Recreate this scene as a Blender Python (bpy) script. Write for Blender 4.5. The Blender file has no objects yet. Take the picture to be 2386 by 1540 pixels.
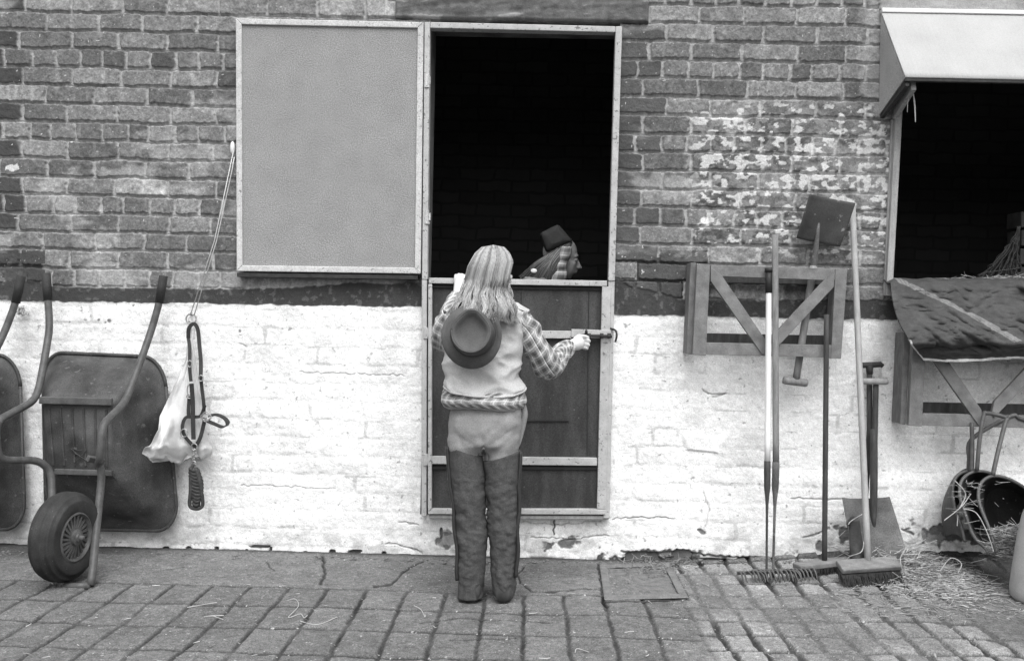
import bpy, bmesh, math, random
import numpy as np
from mathutils import Vector, Matrix
random.seed(7)
RNG = np.random.RandomState(11)
PI = math.pi
S = bpy.context.scene

# ------------------------------------------------------------------ camera
F = 2317.0                      # focal length in units where the picture is 2386 wide
CAM = Vector((0.0, -4.15, 0.99))
ROLL = math.radians(1.3)
_n = Vector((41/F, 24/F, -1)).normalized()                    # world +Y seen from the camera
_x = Vector((math.cos(ROLL), -math.sin(ROLL), 0)); _x = (_x - _n*_x.dot(_n)).normalized()
_z = _x.cross(_n)
R3 = Matrix((_x, _n, _z))                                     # camera -> world
cd = bpy.data.cameras.new('camera'); cam = bpy.data.objects.new('camera', cd)
S.collection.objects.link(cam)
cam.matrix_world = Matrix.Translation(CAM) @ R3.to_4x4()
cd.sensor_width = 36; cd.lens = 36*F/2386; cd.clip_end = 200; cd.clip_start = 0.05
S.camera = cam

# ------------------------------------------------------------------ light
SUN_EL, SUN_AZ = math.radians(58), math.radians(172)          # high, from behind the photographer
w = bpy.data.worlds.new("World"); S.world = w; w.use_nodes = True
wn = w.node_tree.nodes; wl = w.node_tree.links
sky = wn.new('ShaderNodeTexSky'); sky.sky_type = 'NISHITA'; sky.sun_disc = False
sky.sun_elevation = SUN_EL; sky.sun_rotation = SUN_AZ
sky.dust_density = 6.0; sky.air_density = 1.5
bw = wn.new('ShaderNodeRGBToBW')
wl.new(sky.outputs[0], bw.inputs[0]); wl.new(bw.outputs[0], wn['Background'].inputs[0])
wn['Background'].inputs[1].default_value = 0.15
sl = bpy.data.lights.new('sun', 'SUN'); sl.energy = 0.95; sl.angle = math.radians(55)
sl.color = (1, 1, 1)
so = bpy.data.objects.new('sun', sl); S.collection.objects.link(so)
sd = Vector((math.cos(SUN_EL)*math.sin(SUN_AZ), math.cos(SUN_EL)*math.cos(SUN_AZ), math.sin(SUN_EL)))
so.rotation_euler = sd.to_track_quat('Z', 'Y').to_euler()
S.view_settings.view_transform = 'Standard'; S.view_settings.look = 'None'
S.view_settings.exposure = 0.68; S.view_settings.gamma = 1

# ------------------------------------------------------------------ helpers
def P(u, v, y):
    """world point on the plane Y=y seen at (u, v) of the 2386x1540 picture"""
    d = R3 @ Vector(((u-1193)/F, -(v-770)/F, -1))
    return CAM + d*((y-CAM.y)/d.y)
def PZ(u, v, z):
    d = R3 @ Vector(((u-1193)/F, -(v-770)/F, -1))
    return CAM + d*((z-CAM.z)/d.z)
RM = np.array(R3)
def proj(x, y, z):
    X = x-CAM.x; Y = y-CAM.y; Z = z-CAM.z
    cx = RM[0,0]*X+RM[1,0]*Y+RM[2,0]*Z; cy = RM[0,1]*X+RM[1,1]*Y+RM[2,1]*Z; cz = RM[0,2]*X+RM[1,2]*Y+RM[2,2]*Z
    cz = np.minimum(cz, -0.2)
    return 1193+F*cx/(-cz), 770-F*cy/(-cz)
def hsh(a, b, s=0):
    a = np.asarray(a).astype(np.int64); b = np.asarray(b).astype(np.int64)
    h = (a*374761393 + b*668265263 + s*1442695041) & 0xffffffff
    h = ((h ^ (h >> 13))*1274126177) & 0xffffffff
    h = ((h ^ (h >> 15))*2246822519) & 0xffffffff
    return ((h ^ (h >> 16)) & 0xffffff)/float(0xffffff)
def vn(x, y, s=0):
    x = np.asarray(x, float); y = np.asarray(y, float)
    i = np.floor(x); j = np.floor(y); f = x-i; g = y-j
    f = f*f*(3-2*f); g = g*g*(3-2*g)
    a = hsh(i, j, s); b = hsh(i+1, j, s); c = hsh(i, j+1, s); d = hsh(i+1, j+1, s)
    return (a*(1-f)+b*f)*(1-g)+(c*(1-f)+d*f)*g
def fbm(x, y, s=0, o=4):
    r = 0; a = 1; t = 0
    for k in range(o):
        r = r+a*vn(x*2**k+k*7.3, y*2**k-k*3.1, s+k); t += a; a *= .5
    return r/t
def ss(a, b, x):
    t = np.clip((x-a)/(b-a), 0, 1); return t*t*(3-2*t)
def link(o, parent=None):
    S.collection.objects.link(o)
    if parent is not None:
        o.parent = parent
        o.matrix_parent_inverse = Matrix.Identity(4)
        if parent.parent is None:
            o.location = o.location - parent.location
    return o
def tag(o, label=None, cat=None, group=None, kind=None):
    if label: o['label'] = label
    if cat: o['category'] = cat
    if group: o['group'] = group
    if kind: o['kind'] = kind
    return o
def thing(name, label, cat, loc, group=None):
    o = bpy.data.objects.new(name, None); S.collection.objects.link(o)
    o.location = loc; o.empty_display_size = .1
    return tag(o, label, cat, group)

# ---- materials ----
def mat(name, c, rough=.7, var=.25, scale=30, grain=.12, bump=.25, metal=0, spots=0, spotc=.6, attr=None, stretch=None, spotscale=14, bscale=None, spec=.22):
    m = bpy.data.materials.new(name); m.use_nodes = True
    n = m.node_tree.nodes; l = m.node_tree.links; b = n['Principled BSDF']
    b.inputs['Roughness'].default_value = rough; b.inputs['Metallic'].default_value = metal
    b.inputs['Specular IOR Level'].default_value = spec
    tc = n.new('ShaderNodeTexCoord'); mp = n.new('ShaderNodeMapping'); l.new(tc.outputs['Object'], mp.inputs[0])
    if stretch: mp.inputs['Scale'].default_value = stretch
    def noise(sc, det, src):
        q = n.new('ShaderNodeTexNoise'); q.inputs['Scale'].default_value = sc; q.inputs['Detail'].default_value = det
        l.new(src, q.inputs['Vector']); return q.outputs['Fac']
    def mr(src, a, bb, c0, c1):
        q = n.new('ShaderNodeMapRange'); q.inputs[1].default_value = a; q.inputs[2].default_value = bb
        q.inputs[3].default_value = c0; q.inputs[4].default_value = c1; l.new(src, q.inputs[0]); return q.outputs[0]
    def mul(a, bb):
        q = n.new('ShaderNodeMath'); q.operation = 'MULTIPLY'; l.new(a, q.inputs[0]); l.new(bb, q.inputs[1]); return q.outputs[0]
    n1 = noise(scale, 6, mp.outputs[0])
    f = mr(n1, .3, .7, 1-var, 1+var)
    g = noise(250, 2, tc.outputs['Object']); f = mul(f, mr(g, .3, .7, 1-grain, 1+grain))
    if attr:
        at = n.new('ShaderNodeAttribute'); at.attribute_name = attr; base = at.outputs['Fac']
    else:
        vv = n.new('ShaderNodeValue'); vv.outputs[0].default_value = c; base = vv.outputs[0]
    val = mul(base, f)
    if spots:
        sp = noise(spotscale, 8, tc.outputs['Object']); k = mr(sp, .66-spots*.2, .70-spots*.2, 0, 1)
        mx = n.new('ShaderNodeMix'); mx.data_type = 'FLOAT'; l.new(k, mx.inputs[0]); l.new(val, mx.inputs[2])
        mx.inputs[3].default_value = spotc; val = mx.outputs[0]
    cc = n.new('ShaderNodeCombineColor'); l.new(val, cc.inputs[0]); l.new(val, cc.inputs[1]); l.new(val, cc.inputs[2])
    l.new(cc.outputs[0], b.inputs['Base Color'])
    if bump:
        bp = n.new('ShaderNodeBump'); bp.inputs['Strength'].default_value = bump; bp.inputs['Distance'].default_value = .004
        l.new(noise(bscale or scale*3, 6, mp.outputs[0]), bp.inputs['Height']); l.new(bp.outputs[0], b.inputs['Normal'])
    return m
M = {}
M['wall'] = mat('wall_surface', .2, .95, .10, 60, .16, .5, attr='col', bscale=150, spec=.2)
M['ground'] = mat('ground_surface', .15, .97, .16, 45, .50, .8, attr='col', bscale=120, spec=.2)
M['attr'] = mat('tinted_surface', .3, .75, .05, 60, .1, .2, attr='col')
M['hair'] = mat('hair_strands', .4, .5, .08, 60, .05, 0, attr='col')
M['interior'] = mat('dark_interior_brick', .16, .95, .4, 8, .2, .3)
M['frame'] = mat('pale_painted_steel', .50, .6, .12, 25, .2, .3, spots=.12, spotc=.2, spotscale=90)
M['jamb'] = mat('painted_steel_jamb', .42, .6, .12, 25, .10, .3, spots=.18, spotc=.17, spotscale=80)
M['hatch'] = mat('grey_painted_panel', .262, .8, .06, 12, .42, .4, bscale=160)
M['ply'] = mat('dark_stained_ply', .052, .55, .35, 7, .3, .2, spots=-.15, spotc=.12, stretch=(3, 3, .7), spotscale=60)
M['iron'] = mat('rusty_dark_iron', .04, .6, .3, 40, .15, .4)
M['barrow'] = mat('scuffed_barrow_tray', .058, .45, .5, 11, .35, .25, spots=.10, spotc=.11, spotscale=48)
M['bframe'] = mat('barrow_tube_steel', .085, .42, .25, 30, .15, .2, spots=.1, spotc=.07, spotscale=40)
M['tyre'] = mat('rubber_tyre', .036, .75, .3, 18, .2, .3, spots=-.1, spotc=.1, spotscale=80)
M['wood'] = mat('weathered_wood', .21, .8, .25, 14, .12, .4, stretch=(6, 6, .8))
M['rackwood'] = mat('grey_rack_wood', .175, .8, .25, 12, .14, .4, stretch=(2, 6, 2))
M['palewood'] = mat('pale_wood_pole', .33, .7, .15, 12, .10, .2, stretch=(6, 6, .6))
M['darkwood'] = mat('dark_wood_pole', .05, .7, .3, 14, .15, .3, stretch=(6, 6, .8))
M['white'] = mat('white_pole_paint', .72, .5, .05, 14, .05, .1)
M['black'] = mat('black_plastic', .03, .5, .2, 30, .1, .2)
M['blade'] = mat('worn_steel_blade', .038, .5, .35, 12, .2, .4, spots=.05, spotc=.18, spotscale=30)
M['blade2'] = mat('muddy_steel_blade', .11, .85, .5, 9, .3, .6, spots=.1, spotc=.2, spotscale=30)
M['canopy_'] = mat('white_canopy_sheet', .80, .55, .04, 9, .06, .1)
M['cheek'] = mat('painted_canopy_board', .40, .7, .12, 9, .25, .3, spots=-.1, spotc=.2, spotscale=60)
M['timber'] = mat('window_timber', .33, .8, .2, 18, .14, .3, stretch=(4, 4, .7))
M['rug'] = mat('quilted_dark_cloth', .07, .85, .2, 30, .2, .2, attr='col')
M['strap'] = mat('webbing_strap', .035, .7, .3, 40, .15, .2)
M['metal'] = mat('dull_metal', .35, .35, .2, 40, .1, .1, metal=.6)
M['rope'] = mat('dark_rope', .05, .9, .3, 60, .2, .5)
M['twine'] = mat('pale_twine', .5, .8, .1, 60, .1, .1)
M['sack'] = mat('crumpled_white_sack', .56, .6, .12, 10, .08, .5, bscale=25)
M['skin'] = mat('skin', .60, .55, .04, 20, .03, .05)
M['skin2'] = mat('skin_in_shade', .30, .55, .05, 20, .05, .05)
M['vest'] = mat('pale_denim', .47, .9, .10, 14, .14, .3)
M['jods'] = mat('jodhpur_fabric', .25, .95, .08, 18, .16, .25)
M['chap'] = mat('suede_chaps', .062, .95, .16, 40, .25, .5)
M['hat'] = mat('felt_hat', .095, .95, .18, 16, .12, .2)
M['boot'] = mat('leather_boot', .05, .6, .2, 20, .1, .2)
M['straw'] = mat('straw', .38, .85, .3, 30, .1, 0, attr='col')
M['bristle'] = mat('dark_bristle', .035, .8, .4, 60, .2, 0)
M['bollard'] = mat('pale_moulded_plastic', .40, .6, .07, 14, .12, .2)
M['lens'] = mat('eye_white', .4, .3, 0, 20, 0, 0)
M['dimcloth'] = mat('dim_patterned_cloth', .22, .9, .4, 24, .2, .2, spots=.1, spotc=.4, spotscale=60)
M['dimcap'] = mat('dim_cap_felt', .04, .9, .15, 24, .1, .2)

# plaid: stripes on the cloth's own coordinates
def plaid_mat():
    m = mat('plaid_cotton', .27, .9, .10, 20, .12, .2)
    n = m.node_tree.nodes; l = m.node_tree.links
    at = n.new('ShaderNodeAttribute'); at.attribute_name = 'cloth'
    sp = n.new('ShaderNodeSeparateXYZ'); l.new(at.outputs['Vector'], sp.inputs[0])
    def math_(op, a, b):
        q = n.new('ShaderNodeMath'); q.operation = op
        for i, s in enumerate((a, b)):
            if isinstance(s, (int, float)): q.inputs[i].default_value = s
            else: l.new(s, q.inputs[i])
        return q.outputs[0]
    def band(src, per, w, off=0.):
        fr = math_('FRACT', math_('ADD', math_('MULTIPLY', src, 1/per), off), 0)
        return math_('LESS_THAN', math_('ABSOLUTE', math_('SUBTRACT', fr, .5), 0), w*.5)
    val = None
    dark = math_('ADD', band(sp.outputs[0], .040, .38), band(sp.outputs[1], .040, .38))
    light = math_('MAXIMUM', band(sp.outputs[0], .040, .13, .5), band(sp.outputs[1], .040, .13, .5))
    v = math_('SUBTRACT', .36, math_('MULTIPLY', dark, .12))
    v = math_('ADD', v, math_('MULTIPLY', light, .22))
    cc = [x for x in n if x.type == 'COMBINE_COLOR'][0]
    old = cc.inputs[0].links[0].from_socket
    fac = math_('MULTIPLY', old, 1/.27)
    v = math_('MULTIPLY', v, fac)
    for i in range(3): l.new(v, cc.inputs[i])
    return m
M['plaid'] = plaid_mat()

# ---- mesh builder ----
def frame_of(d, ref=None):
    d = d.normalized()
    r = Vector(ref) if ref is not None else (Vector((0, 0, 1)) if abs(d.z) < .9 else Vector((1, 0, 0)))
    a = (r - d*r.dot(d)).normalized(); return a, d.cross(a)
def smooth_path(pts, sub=6):
    pts = [Vector(p) for p in pts]; out = []
    for i in range(len(pts)-1):
        p0 = pts[max(i-1, 0)]; p1 = pts[i]; p2 = pts[i+1]; p3 = pts[min(i+2, len(pts)-1)]
        for k in range(sub):
            t = k/sub
            out.append(.5*((2*p1)+(p2-p0)*t+(2*p0-5*p1+4*p2-p3)*t*t+(3*p1-p0-3*p2+p3)*t**3))
    out.append(pts[-1]); return out
def interp(vals, n):
    return list(np.interp(np.linspace(0, 1, n), np.linspace(0, 1, len(vals)), vals))
class MB:
    def __init__(s): s.v = []; s.f = []; s.c = []; s.k = []
    def add(s, vs, fs, c=0., k=None):
        b = len(s.v); s.v += [tuple(p) for p in vs]; s.f += [tuple(i+b for i in f) for f in fs]
        s.c += list(c) if hasattr(c, '__len__') else [c]*len(vs)
        s.k += list(k) if k is not None else [(0, 0, 0)]*len(vs)
        return s
    def box(s, lo, hi):
        x0, y0, z0 = lo; x1, y1, z1 = hi
        return s.add([(x0,y0,z0),(x1,y0,z0),(x1,y1,z0),(x0,y1,z0),(x0,y0,z1),(x1,y0,z1),(x1,y1,z1),(x0,y1,z1)],
                     [(0,3,2,1),(4,5,6,7),(0,1,5,4),(1,2,6,5),(2,3,7,6),(3,0,4,7)])
    def prism(s, poly, d):            # polygon (3D points) swept by vector d
        d = Vector(d); n = len(poly); a = [Vector(p) for p in poly]
        vs = a+[p+d for p in a]
        return s.add(vs, [tuple(range(n)), tuple(range(2*n-1, n-1, -1))]+[(i, i+n, (i+1) % n+n, (i+1) % n) for i in range(n)])
    def beam(s, p0, p1, w_, t, ref=(0, -1, 0)):   # w_: across, t: along ref
        p0 = Vector(p0); p1 = Vector(p1); a, b = frame_of(p1-p0, ref)
        vs = [p+a*t*i/2+b*w_*j/2 for p in (p0, p1) for i, j in ((-1,-1),(1,-1),(1,1),(-1,1))]
        return s.add(vs, [(0,1,2,3),(7,6,5,4),(0,4,5,1),(1,5,6,2),(2,6,7,3),(3,7,4,0)])
    def tube(s, pts, r, n=10, c=0., ref=None, flat=1., cap=True, uv=False, dome=False):
        pts = [Vector(p) for p in pts]; m = len(pts)
        r = interp(r, m) if hasattr(r, '__len__') else [r]*m
        vs = []; ks = []; a = None; L = 0
        nn = n+1 if uv else n
        for i, p in enumerate(pts):
            d = (pts[min(i+1, m-1)]-pts[max(i-1, 0)])
            if d.length < 1e-9: d = Vector((0, 0, 1))
            d.normalize()
            if a is None: a, b = frame_of(d, ref)
            else:
                a = (a-d*a.dot(d)); a = a.normalized() if a.length > 1e-6 else frame_of(d)[0]; b = d.cross(a)
            if i: L += (p-pts[i-1]).length
            for j in range(nn):
                t = 2*PI*j/n
                vs.append(p+a*r[i]*math.cos(t)*flat+b*r[i]*math.sin(t)); ks.append((j/n*2*PI*r[len(r)//2], L, 0))
        fs = [(i*nn+j, i*nn+(j+1) % nn, (i+1)*nn+(j+1) % nn, (i+1)*nn+j) for i in range(m-1) for j in range(n)]
        if cap: fs += [tuple(range(nn-1, -1, -1)), tuple((m-1)*nn+j for j in range(nn))]
        return s.add(vs, fs, c, ks)
    def ribbon(s, pts, w_, t, ref):
        pts = [Vector(p) for p in pts]; m = len(pts); vs = []
        for i, p in enumerate(pts):
            d = (pts[min(i+1, m-1)]-pts[max(i-1, 0)]).normalized(); a, b = frame_of(d, ref)
            vs += [p+a*t*x/2+b*w_*y/2 for x, y in ((-1,-1),(1,-1),(1,1),(-1,1))]
        fs = [(i*4+j, i*4+(j+1) % 4, i*4+4+(j+1) % 4, i*4+4+j) for i in range(m-1) for j in range(4)]
        return s.add(vs, fs+[(3,2,1,0), tuple((m-1)*4+j for j in range(4))])
    def rings(s, rg, cap=True, c=0., uv=False):   # rg: list of rings of equal length
        n = len(rg[0]); vs = [p for r in rg for p in r]
        ks = None
        if uv:
            ks = []; acc = [0]*n
            for i, r in enumerate(rg):
                u = 0
                for j in range(n):
                    if i: acc[j] += (Vector(r[j])-Vector(rg[i-1][j])).length
                    if j: u += (Vector(r[j])-Vector(r[j-1])).length
                    ks.append((u, acc[j], 0))
        fs = [(i*n+j, i*n+(j+1) % n, (i+1)*n+(j+1) % n, (i+1)*n+j) for i in range(len(rg)-1) for j in range(n-(1 if uv else 0))]
        if cap: fs += [tuple(range(n-1, -1, -1)), tuple((len(rg)-1)*n+j for j in range(n))]
        return s.add(vs, fs, c, ks)
    def sphere(s, c, r, nu=16, nv=12, rot=None):
        c = Vector(c); r = Vector(r) if hasattr(r, '__len__') else Vector((r, r, r))
        rg = []
        for i in range(1, nv):
            t = PI*i/nv; ring = []
            for j in range(nu):
                p = Vector((r.x*math.sin(t)*math.cos(2*PI*j/nu), r.y*math.sin(t)*math.sin(2*PI*j/nu), -r.z*math.cos(t)))
                if rot: p = rot @ p
                ring.append(c+p)
            rg.append(ring)
        return s.rings(rg)
    def build(s, name, m, parent=None, smooth=False, bevel=0., attrs=False, loc=None, recalc=True):
        me = bpy.data.meshes.new(name)
        off = Vector(loc) if loc is not None else Vector((0, 0, 0))
        me.from_pydata([tuple(Vector(p)-off) for p in s.v], [], s.f)
        if attrs:
            a = me.attributes.new('col', 'FLOAT', 'POINT'); a.data.foreach_set('value', s.c)
            a = me.attributes.new('cloth', 'FLOAT_VECTOR', 'POINT'); a.data.foreach_set('vector', [q for k in s.k for q in k])
        me.materials.append(m)
        if recalc:
            bm = bmesh.new(); bm.from_mesh(me); bmesh.ops.recalc_face_normals(bm, faces=bm.faces); bm.to_mesh(me); bm.free()
        if smooth: me.shade_smooth()
        o = bpy.data.objects.new(name, me); o.location = off
        if bevel:
            b = o.modifiers.new('bevel', 'BEVEL'); b.width = bevel; b.segments = 2; b.limit_method = 'ANGLE'
            me.shade_smooth(); o.modifiers.new('wn', 'WEIGHTED_NORMAL')
        return link(o, parent)
def fuse(mb, name, m, parent, voxel=.006, smooth=4, disp=None):
    """one continuous surface out of overlapping volumes"""
    me = bpy.data.meshes.new('tmp'); me.from_pydata(mb.v, [], mb.f)
    bm = bmesh.new(); bm.from_mesh(me); bmesh.ops.recalc_face_normals(bm, faces=bm.faces); bm.to_mesh(me); bm.free()
    t = bpy.data.objects.new('tmp', me); S.collection.objects.link(t)
    r = t.modifiers.new('r', 'REMESH'); r.mode = 'VOXEL'; r.voxel_size = voxel
    q = t.modifiers.new('s', 'SMOOTH'); q.factor = .5; q.iterations = smooth
    dg = bpy.context.evaluated_depsgraph_get(); dg.update()
    out = bpy.data.meshes.new_from_object(t.evaluated_get(dg)); out.name = name
    bpy.data.objects.remove(t); bpy.data.meshes.remove(me)
    if disp is not None:
        n = len(out.vertices); co = np.empty(n*3); no = np.empty(n*3)
        out.vertices.foreach_get('co', co); out.vertex_normals.foreach_get('vector', no)
        co = co.reshape(-1, 3); no = no.reshape(-1, 3)
        co = co+no*disp(co, no)[:, None]; out.vertices.foreach_set('co', co.ravel()); out.update()
    out.materials.clear(); out.materials.append(m); out.shade_smooth()
    return link(bpy.data.objects.new(name, out), parent)
def grid(name, X, Y, Z, col, m, parent=None, keep=None, smooth=True):
    r, c = X.shape
    co = np.stack([X, Y, Z], -1).reshape(-1, 3)
    idx = np.arange(r*c).reshape(r, c)
    q = np.stack([idx[:-1, :-1], idx[:-1, 1:], idx[1:, 1:], idx[1:, :-1]], -1)
    if keep is not None: q = q[keep]
    q = q.reshape(-1, 4)
    used = np.zeros(r*c, bool); used[q.ravel()] = True
    rem = np.cumsum(used)-1; co = co[used]; q = rem[q]; cl = col.ravel()[used]
    me = bpy.data.meshes.new(name)
    me.vertices.add(len(co)); me.vertices.foreach_set('co', co.ravel())
    me.loops.add(q.size); me.loops.foreach_set('vertex_index', q.ravel().astype(np.int32))
    me.polygons.add(len(q)); me.polygons.foreach_set('loop_start', np.arange(0, q.size, 4, dtype=np.int32))
    me.update(calc_edges=True)
    a = me.attributes.new('col', 'FLOAT', 'POINT'); a.data.foreach_set('value', cl.astype(np.float32))
    me.materials.append(m)
    if smooth: me.shade_smooth()
    return link(bpy.data.objects.new(name, me), parent)
def nonuni(a, b, lo, hi, fine, coarse):
    """coordinates from a to b, fine between lo and hi"""
    return np.concatenate([np.arange(a, lo, coarse), np.arange(lo, hi, fine), np.arange(hi, b+coarse, coarse)])

# ------------------------------------------------------------------ the ground
def gz(x, y):      # the yard rises a little towards the wall on the right
    return .075*ss(.55, 1.5, x)*np.exp(np.minimum(y, 0)/.45)
def G(u, v):       # point on the ground under a pixel
    p = PZ(u, v, 0)
    for _ in range(6): p = PZ(u, v, float(gz(p.x, p.y)))
    return p
gx = nonuni(-9, 9, -2.2, 2.2, .0034, .12); gy = nonuni(-12, .3, -1.42, .05, .0038, .12)
GX, GY = np.meshgrid(gx, gy)
U, V = proj(GX, GY, gz(GX, GY))
wx = GX+.012*(fbm(GX*6, GY*6, 3, 2)-.5)+.006*(vn(GX*40, GY*40, 4)-.5); wy = GY+.012*(fbm(GX*6, GY*6, 5, 2)-.5)+.006*(vn(GX*40, GY*40, 6)-.5)
def cells(x, y, ox, oy, lx, ly, jit=0., skew=0., seed=0):
    a = (y-oy)/ly; r = np.floor(a)
    xx = (x-ox)/lx + jit*(hsh(r, r*0, seed)-.5)
    c = np.floor(xx); fx = xx-c; fy = a-r; ly = abs(ly)
    d = np.minimum(np.minimum(fx, 1-fx)*lx, np.minimum(fy, 1-fy)*ly)
    dc = np.minimum(fx, 1-fx)*lx; dr = np.minimum(fy, 1-fy)*ly
    return c, r, dc, dr
yr = PZ(100, 1352, 0).y
xa = PZ(402/1.187, 1593/1.187, 0).x
c1, r1, dc1, dr1 = cells(wx, wy, xa, yr, .142, -.236, 0, 0, 1)
c2, r2, dc2, dr2 = cells(wx, wy, PZ(1590, 1330, 0).x, -.055, .098, -.152, .14, 0, 2)
c3, r3, dc3, dr3 = cells(wx, wy, xa, yr, .142, -.236, 0, 0, 1)
xs = wx
big = fbm(GX*3, GY*3, 9, 4); med = fbm(GX*18, GY*18, 10, 4); fin = vn(GX*140, GY*140, 12)
isR = ss(PZ(1560, 1380, 0).x, PZ(1600, 1380, 0).x, wx)      # setts on the right
strip = (wy > yr+.0) & (wx < PZ(960, 1330, 0).x+.35*(wy+.1))
d1 = np.minimum(dc1*1.05, dr1*.72)
d2 = np.minimum(dc2, dr2*.75)
d1 = np.where(strip, np.abs(wy-yr)*.8+.001, d1)
def gcr(pts, wpx):
    o = np.full(GX.shape, 9.)
    uu = U+5*(vn(GX*30, GY*30, 80)-.5); v2 = V+4*(vn(GX*30, GY*30, 81)-.5)
    for (ax, ay), (bx, by) in zip(pts[:-1], pts[1:]):
        t = np.clip(((uu-ax)*(bx-ax)+(v2-ay)*(by-ay))/((bx-ax)**2+(by-ay)**2), 0, 1)
        o = np.minimum(o, np.hypot(uu-ax-t*(bx-ax), (v2-ay-t*(by-ay))*1.3))
    return 1-ss(wpx*.3, wpx, o)
gc = 0
for pts, wp in (([(752,1296),(758,1335),(748,1358)], 5), ([(985,1304),(940,1330),(915,1358),(870,1366)], 4), ([(1222,1318),(1206,1335),(1214,1358),(1240,1374),(1290,1377),(1340,1372),(1400,1376)], 3.5), ([(1395,1312),(1405,1400),(1415,1412)], 5), ([(1560,1310),(1605,1396)], 6), ([(1410,1402),(1605,1396)], 5), ([(980,1450),(1080,1440),(1290,1448)], 3), ([(1050,1490),(1200,1485)], 3), ([(620,1305),(640,1330)], 2), ([(380,1330),(430,1322)], 2)):
    gc = np.maximum(gc, gcr(pts, wp))
nearw = (wy > yr-.005) & ~strip & (isR < .5)
d1 = np.where(nearw, np.minimum(dc1*0+.05, np.abs(wy-yr)*.9+.002), d1)
wear = ss(.56, .74, fbm(GX*2.2+5, GY*2.2, 21, 3)+.10*ss(-.9, -1.25, GY))   # where dirt has filled the joints
jw = .0075
j1 = 1-ss(jw*.4, jw*1.5, d1); j1g = gc; j2 = 1-ss(.004, .0145, d2+.010*(med-.5))
tone1 = .140+.03*(hsh(c1, r1, 31)-.5)+.07*(med-.5)+.05*(big-.5)
tone2 = .235+.10*(hsh(c2, r2, 32)-.5)+.09*(med-.5)
tone1 = np.where(strip, .150+.07*(med-.5)+.03*(big-.5), tone1)
fade2 = ss(.42, .70, fbm(GX*3+9, GY*3, 33, 3)+.55*ss(PZ(2150, 1400, 0).x, PZ(2386, 1420, 0).x, GX)+.12*ss(-.75, -1.2, GY))
j1 = j1*(1-.3*wear)*(1-.45*vn(GX*9, GY*9, 50)); j2f = j2*(1-.55*fade2)
colL = tone1*(1-j1)+.026*j1
colR = tone2*(1-j2f)+.040*j2f
colR = colR*(1-fade2*.5)+.10*fade2*.5
# smooth worn concrete at the lower right corner
conc = ss(0, .35, GX-PZ(2120, 1540, 0).x+ (-.55-GY)*-.5+.3*(big-.5))*ss(-.35, -.75, GY)
colR = colR*(1-conc)+(.115+.04*(med-.5))*conc
col = colL*(1-isR)+colR*isR
col = col*(1-.72*gc*(1-.5*isR))
col = col*(.80+.40*fin)*(.85+.3*fbm(GX*60, GY*60, 64, 2))
flk = (vn(GX*190, GY*190, 60) > .93)*(vn(GX*20, GY*20, 61) > .45); col = np.where(flk, .40, col)
base_dark = ss(-.07, -.005, GY+.035*(med-.5)); col = col*(1-.62*base_dark)  # ground colour darkens towards the foot of the wall
dk = ss(.42, .05, np.hypot((GX-G(2230, 1300).x)/1.5, (GY+.12)/.9)); col = col*(1-.62*dk)   # darker ground under the scoops
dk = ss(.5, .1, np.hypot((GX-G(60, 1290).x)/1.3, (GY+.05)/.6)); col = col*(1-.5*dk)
h = gz(GX, GY)-.006*gc-.008*j1*(1-isR)-.012*j2f*isR*(1-conc)+.006*(med-.5)+.014*(big-.5)*ss(0, -.2, GY)+.0016*(fin-.5)+.004*(hsh(c2, r2, 40)-.5)*isR*(1-conc)*(1-j2)
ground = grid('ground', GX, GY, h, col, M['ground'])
tag(ground, kind='structure')

# ------------------------------------------------------------------ the building
stable = thing('stable', 'brick stable with whitewashed base, split door standing half open and hooded window', 'building', (0, 0, 0))
pz0 = P(250, 669, 0); PITCH = 42.64/(F/4.15)
LS = 115/(F/4.15)
def brickfield(x, z):
    x = x+.008*(vn(x*24, z*24, 101)-.5)+.006*(vn(x*80, z*80, 102)-.5)
    z = z+.007*(vn(x*7, z*9, 103)-.5)+.004*(vn(x*22, z*22, 105)-.5)+.0055*(vn(x*75, z*75, 104)-.5)
    a = (z-pz0.z)/PITCH; k = np.floor(a); fz = a-k
    km = np.mod(k, 4); hd = km == 0
    L = np.where(hd, LS/2, LS)
    right = x > .2
    XL = lambda u: P(u, 400, 0).x
    offL = np.where(hd, XL(67), np.where(km == 2, XL(106), XL(49)))
    offR = np.where(hd, XL(1540), np.where(np.mod(k, 2) == 1, XL(1497), XL(1542)))
    off = np.where(right, offR, offL)
    f = (x-off)/L; j = np.floor(f)
    jt = lambda jj: (hsh(jj+900*right, k, 7)-.5)*np.where(hd, .22, .15)
    f0 = j+jt(j); f1 = j+1+jt(j+1)
    j = np.where(f < f0, j-1, np.where(f > f1, j+1, j)); f0 = j+jt(j); f1 = j+1+jt(j+1)
    dx = np.minimum(f-f0, f1-f)*L; dz = np.minimum(fz, 1-fz)*PITCH
    mwx = .0048+.004*(hsh(j, k, 8)-.3); mwz = .0048+.002*(vn(x*9, z*9, 77)-.5)
    rr = .008
    qx = np.maximum(rr-(dx-mwx), 0); qz = np.maximum(rr-(dz-mwz), 0)
    d = rr-np.hypot(qx, qz)
    bcx = (off+(f0+f1)/2*L); return k, j, d, fz, dz, bcx, hd, (f-f0)/(f1-f0)
wx_ = nonuni(-6, 6, -2.26, 2.22, .003, .05); wz_ = nonuni(-.12, 3.4, -.08, 2.38, .003, .05)
WX, WZ = np.meshgrid(wx_, wz_)
U, V = proj(WX, 0*WX, WZ)
k, j, d, fz, dz, bcx, hd, fx = brickfield(WX, WZ)
UB, _ = proj(bcx, 0*bcx, WZ)
m = ss(-.001, .0035, d+.0022*(vn(WX*150, WZ*150, 110)-.5))
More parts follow.
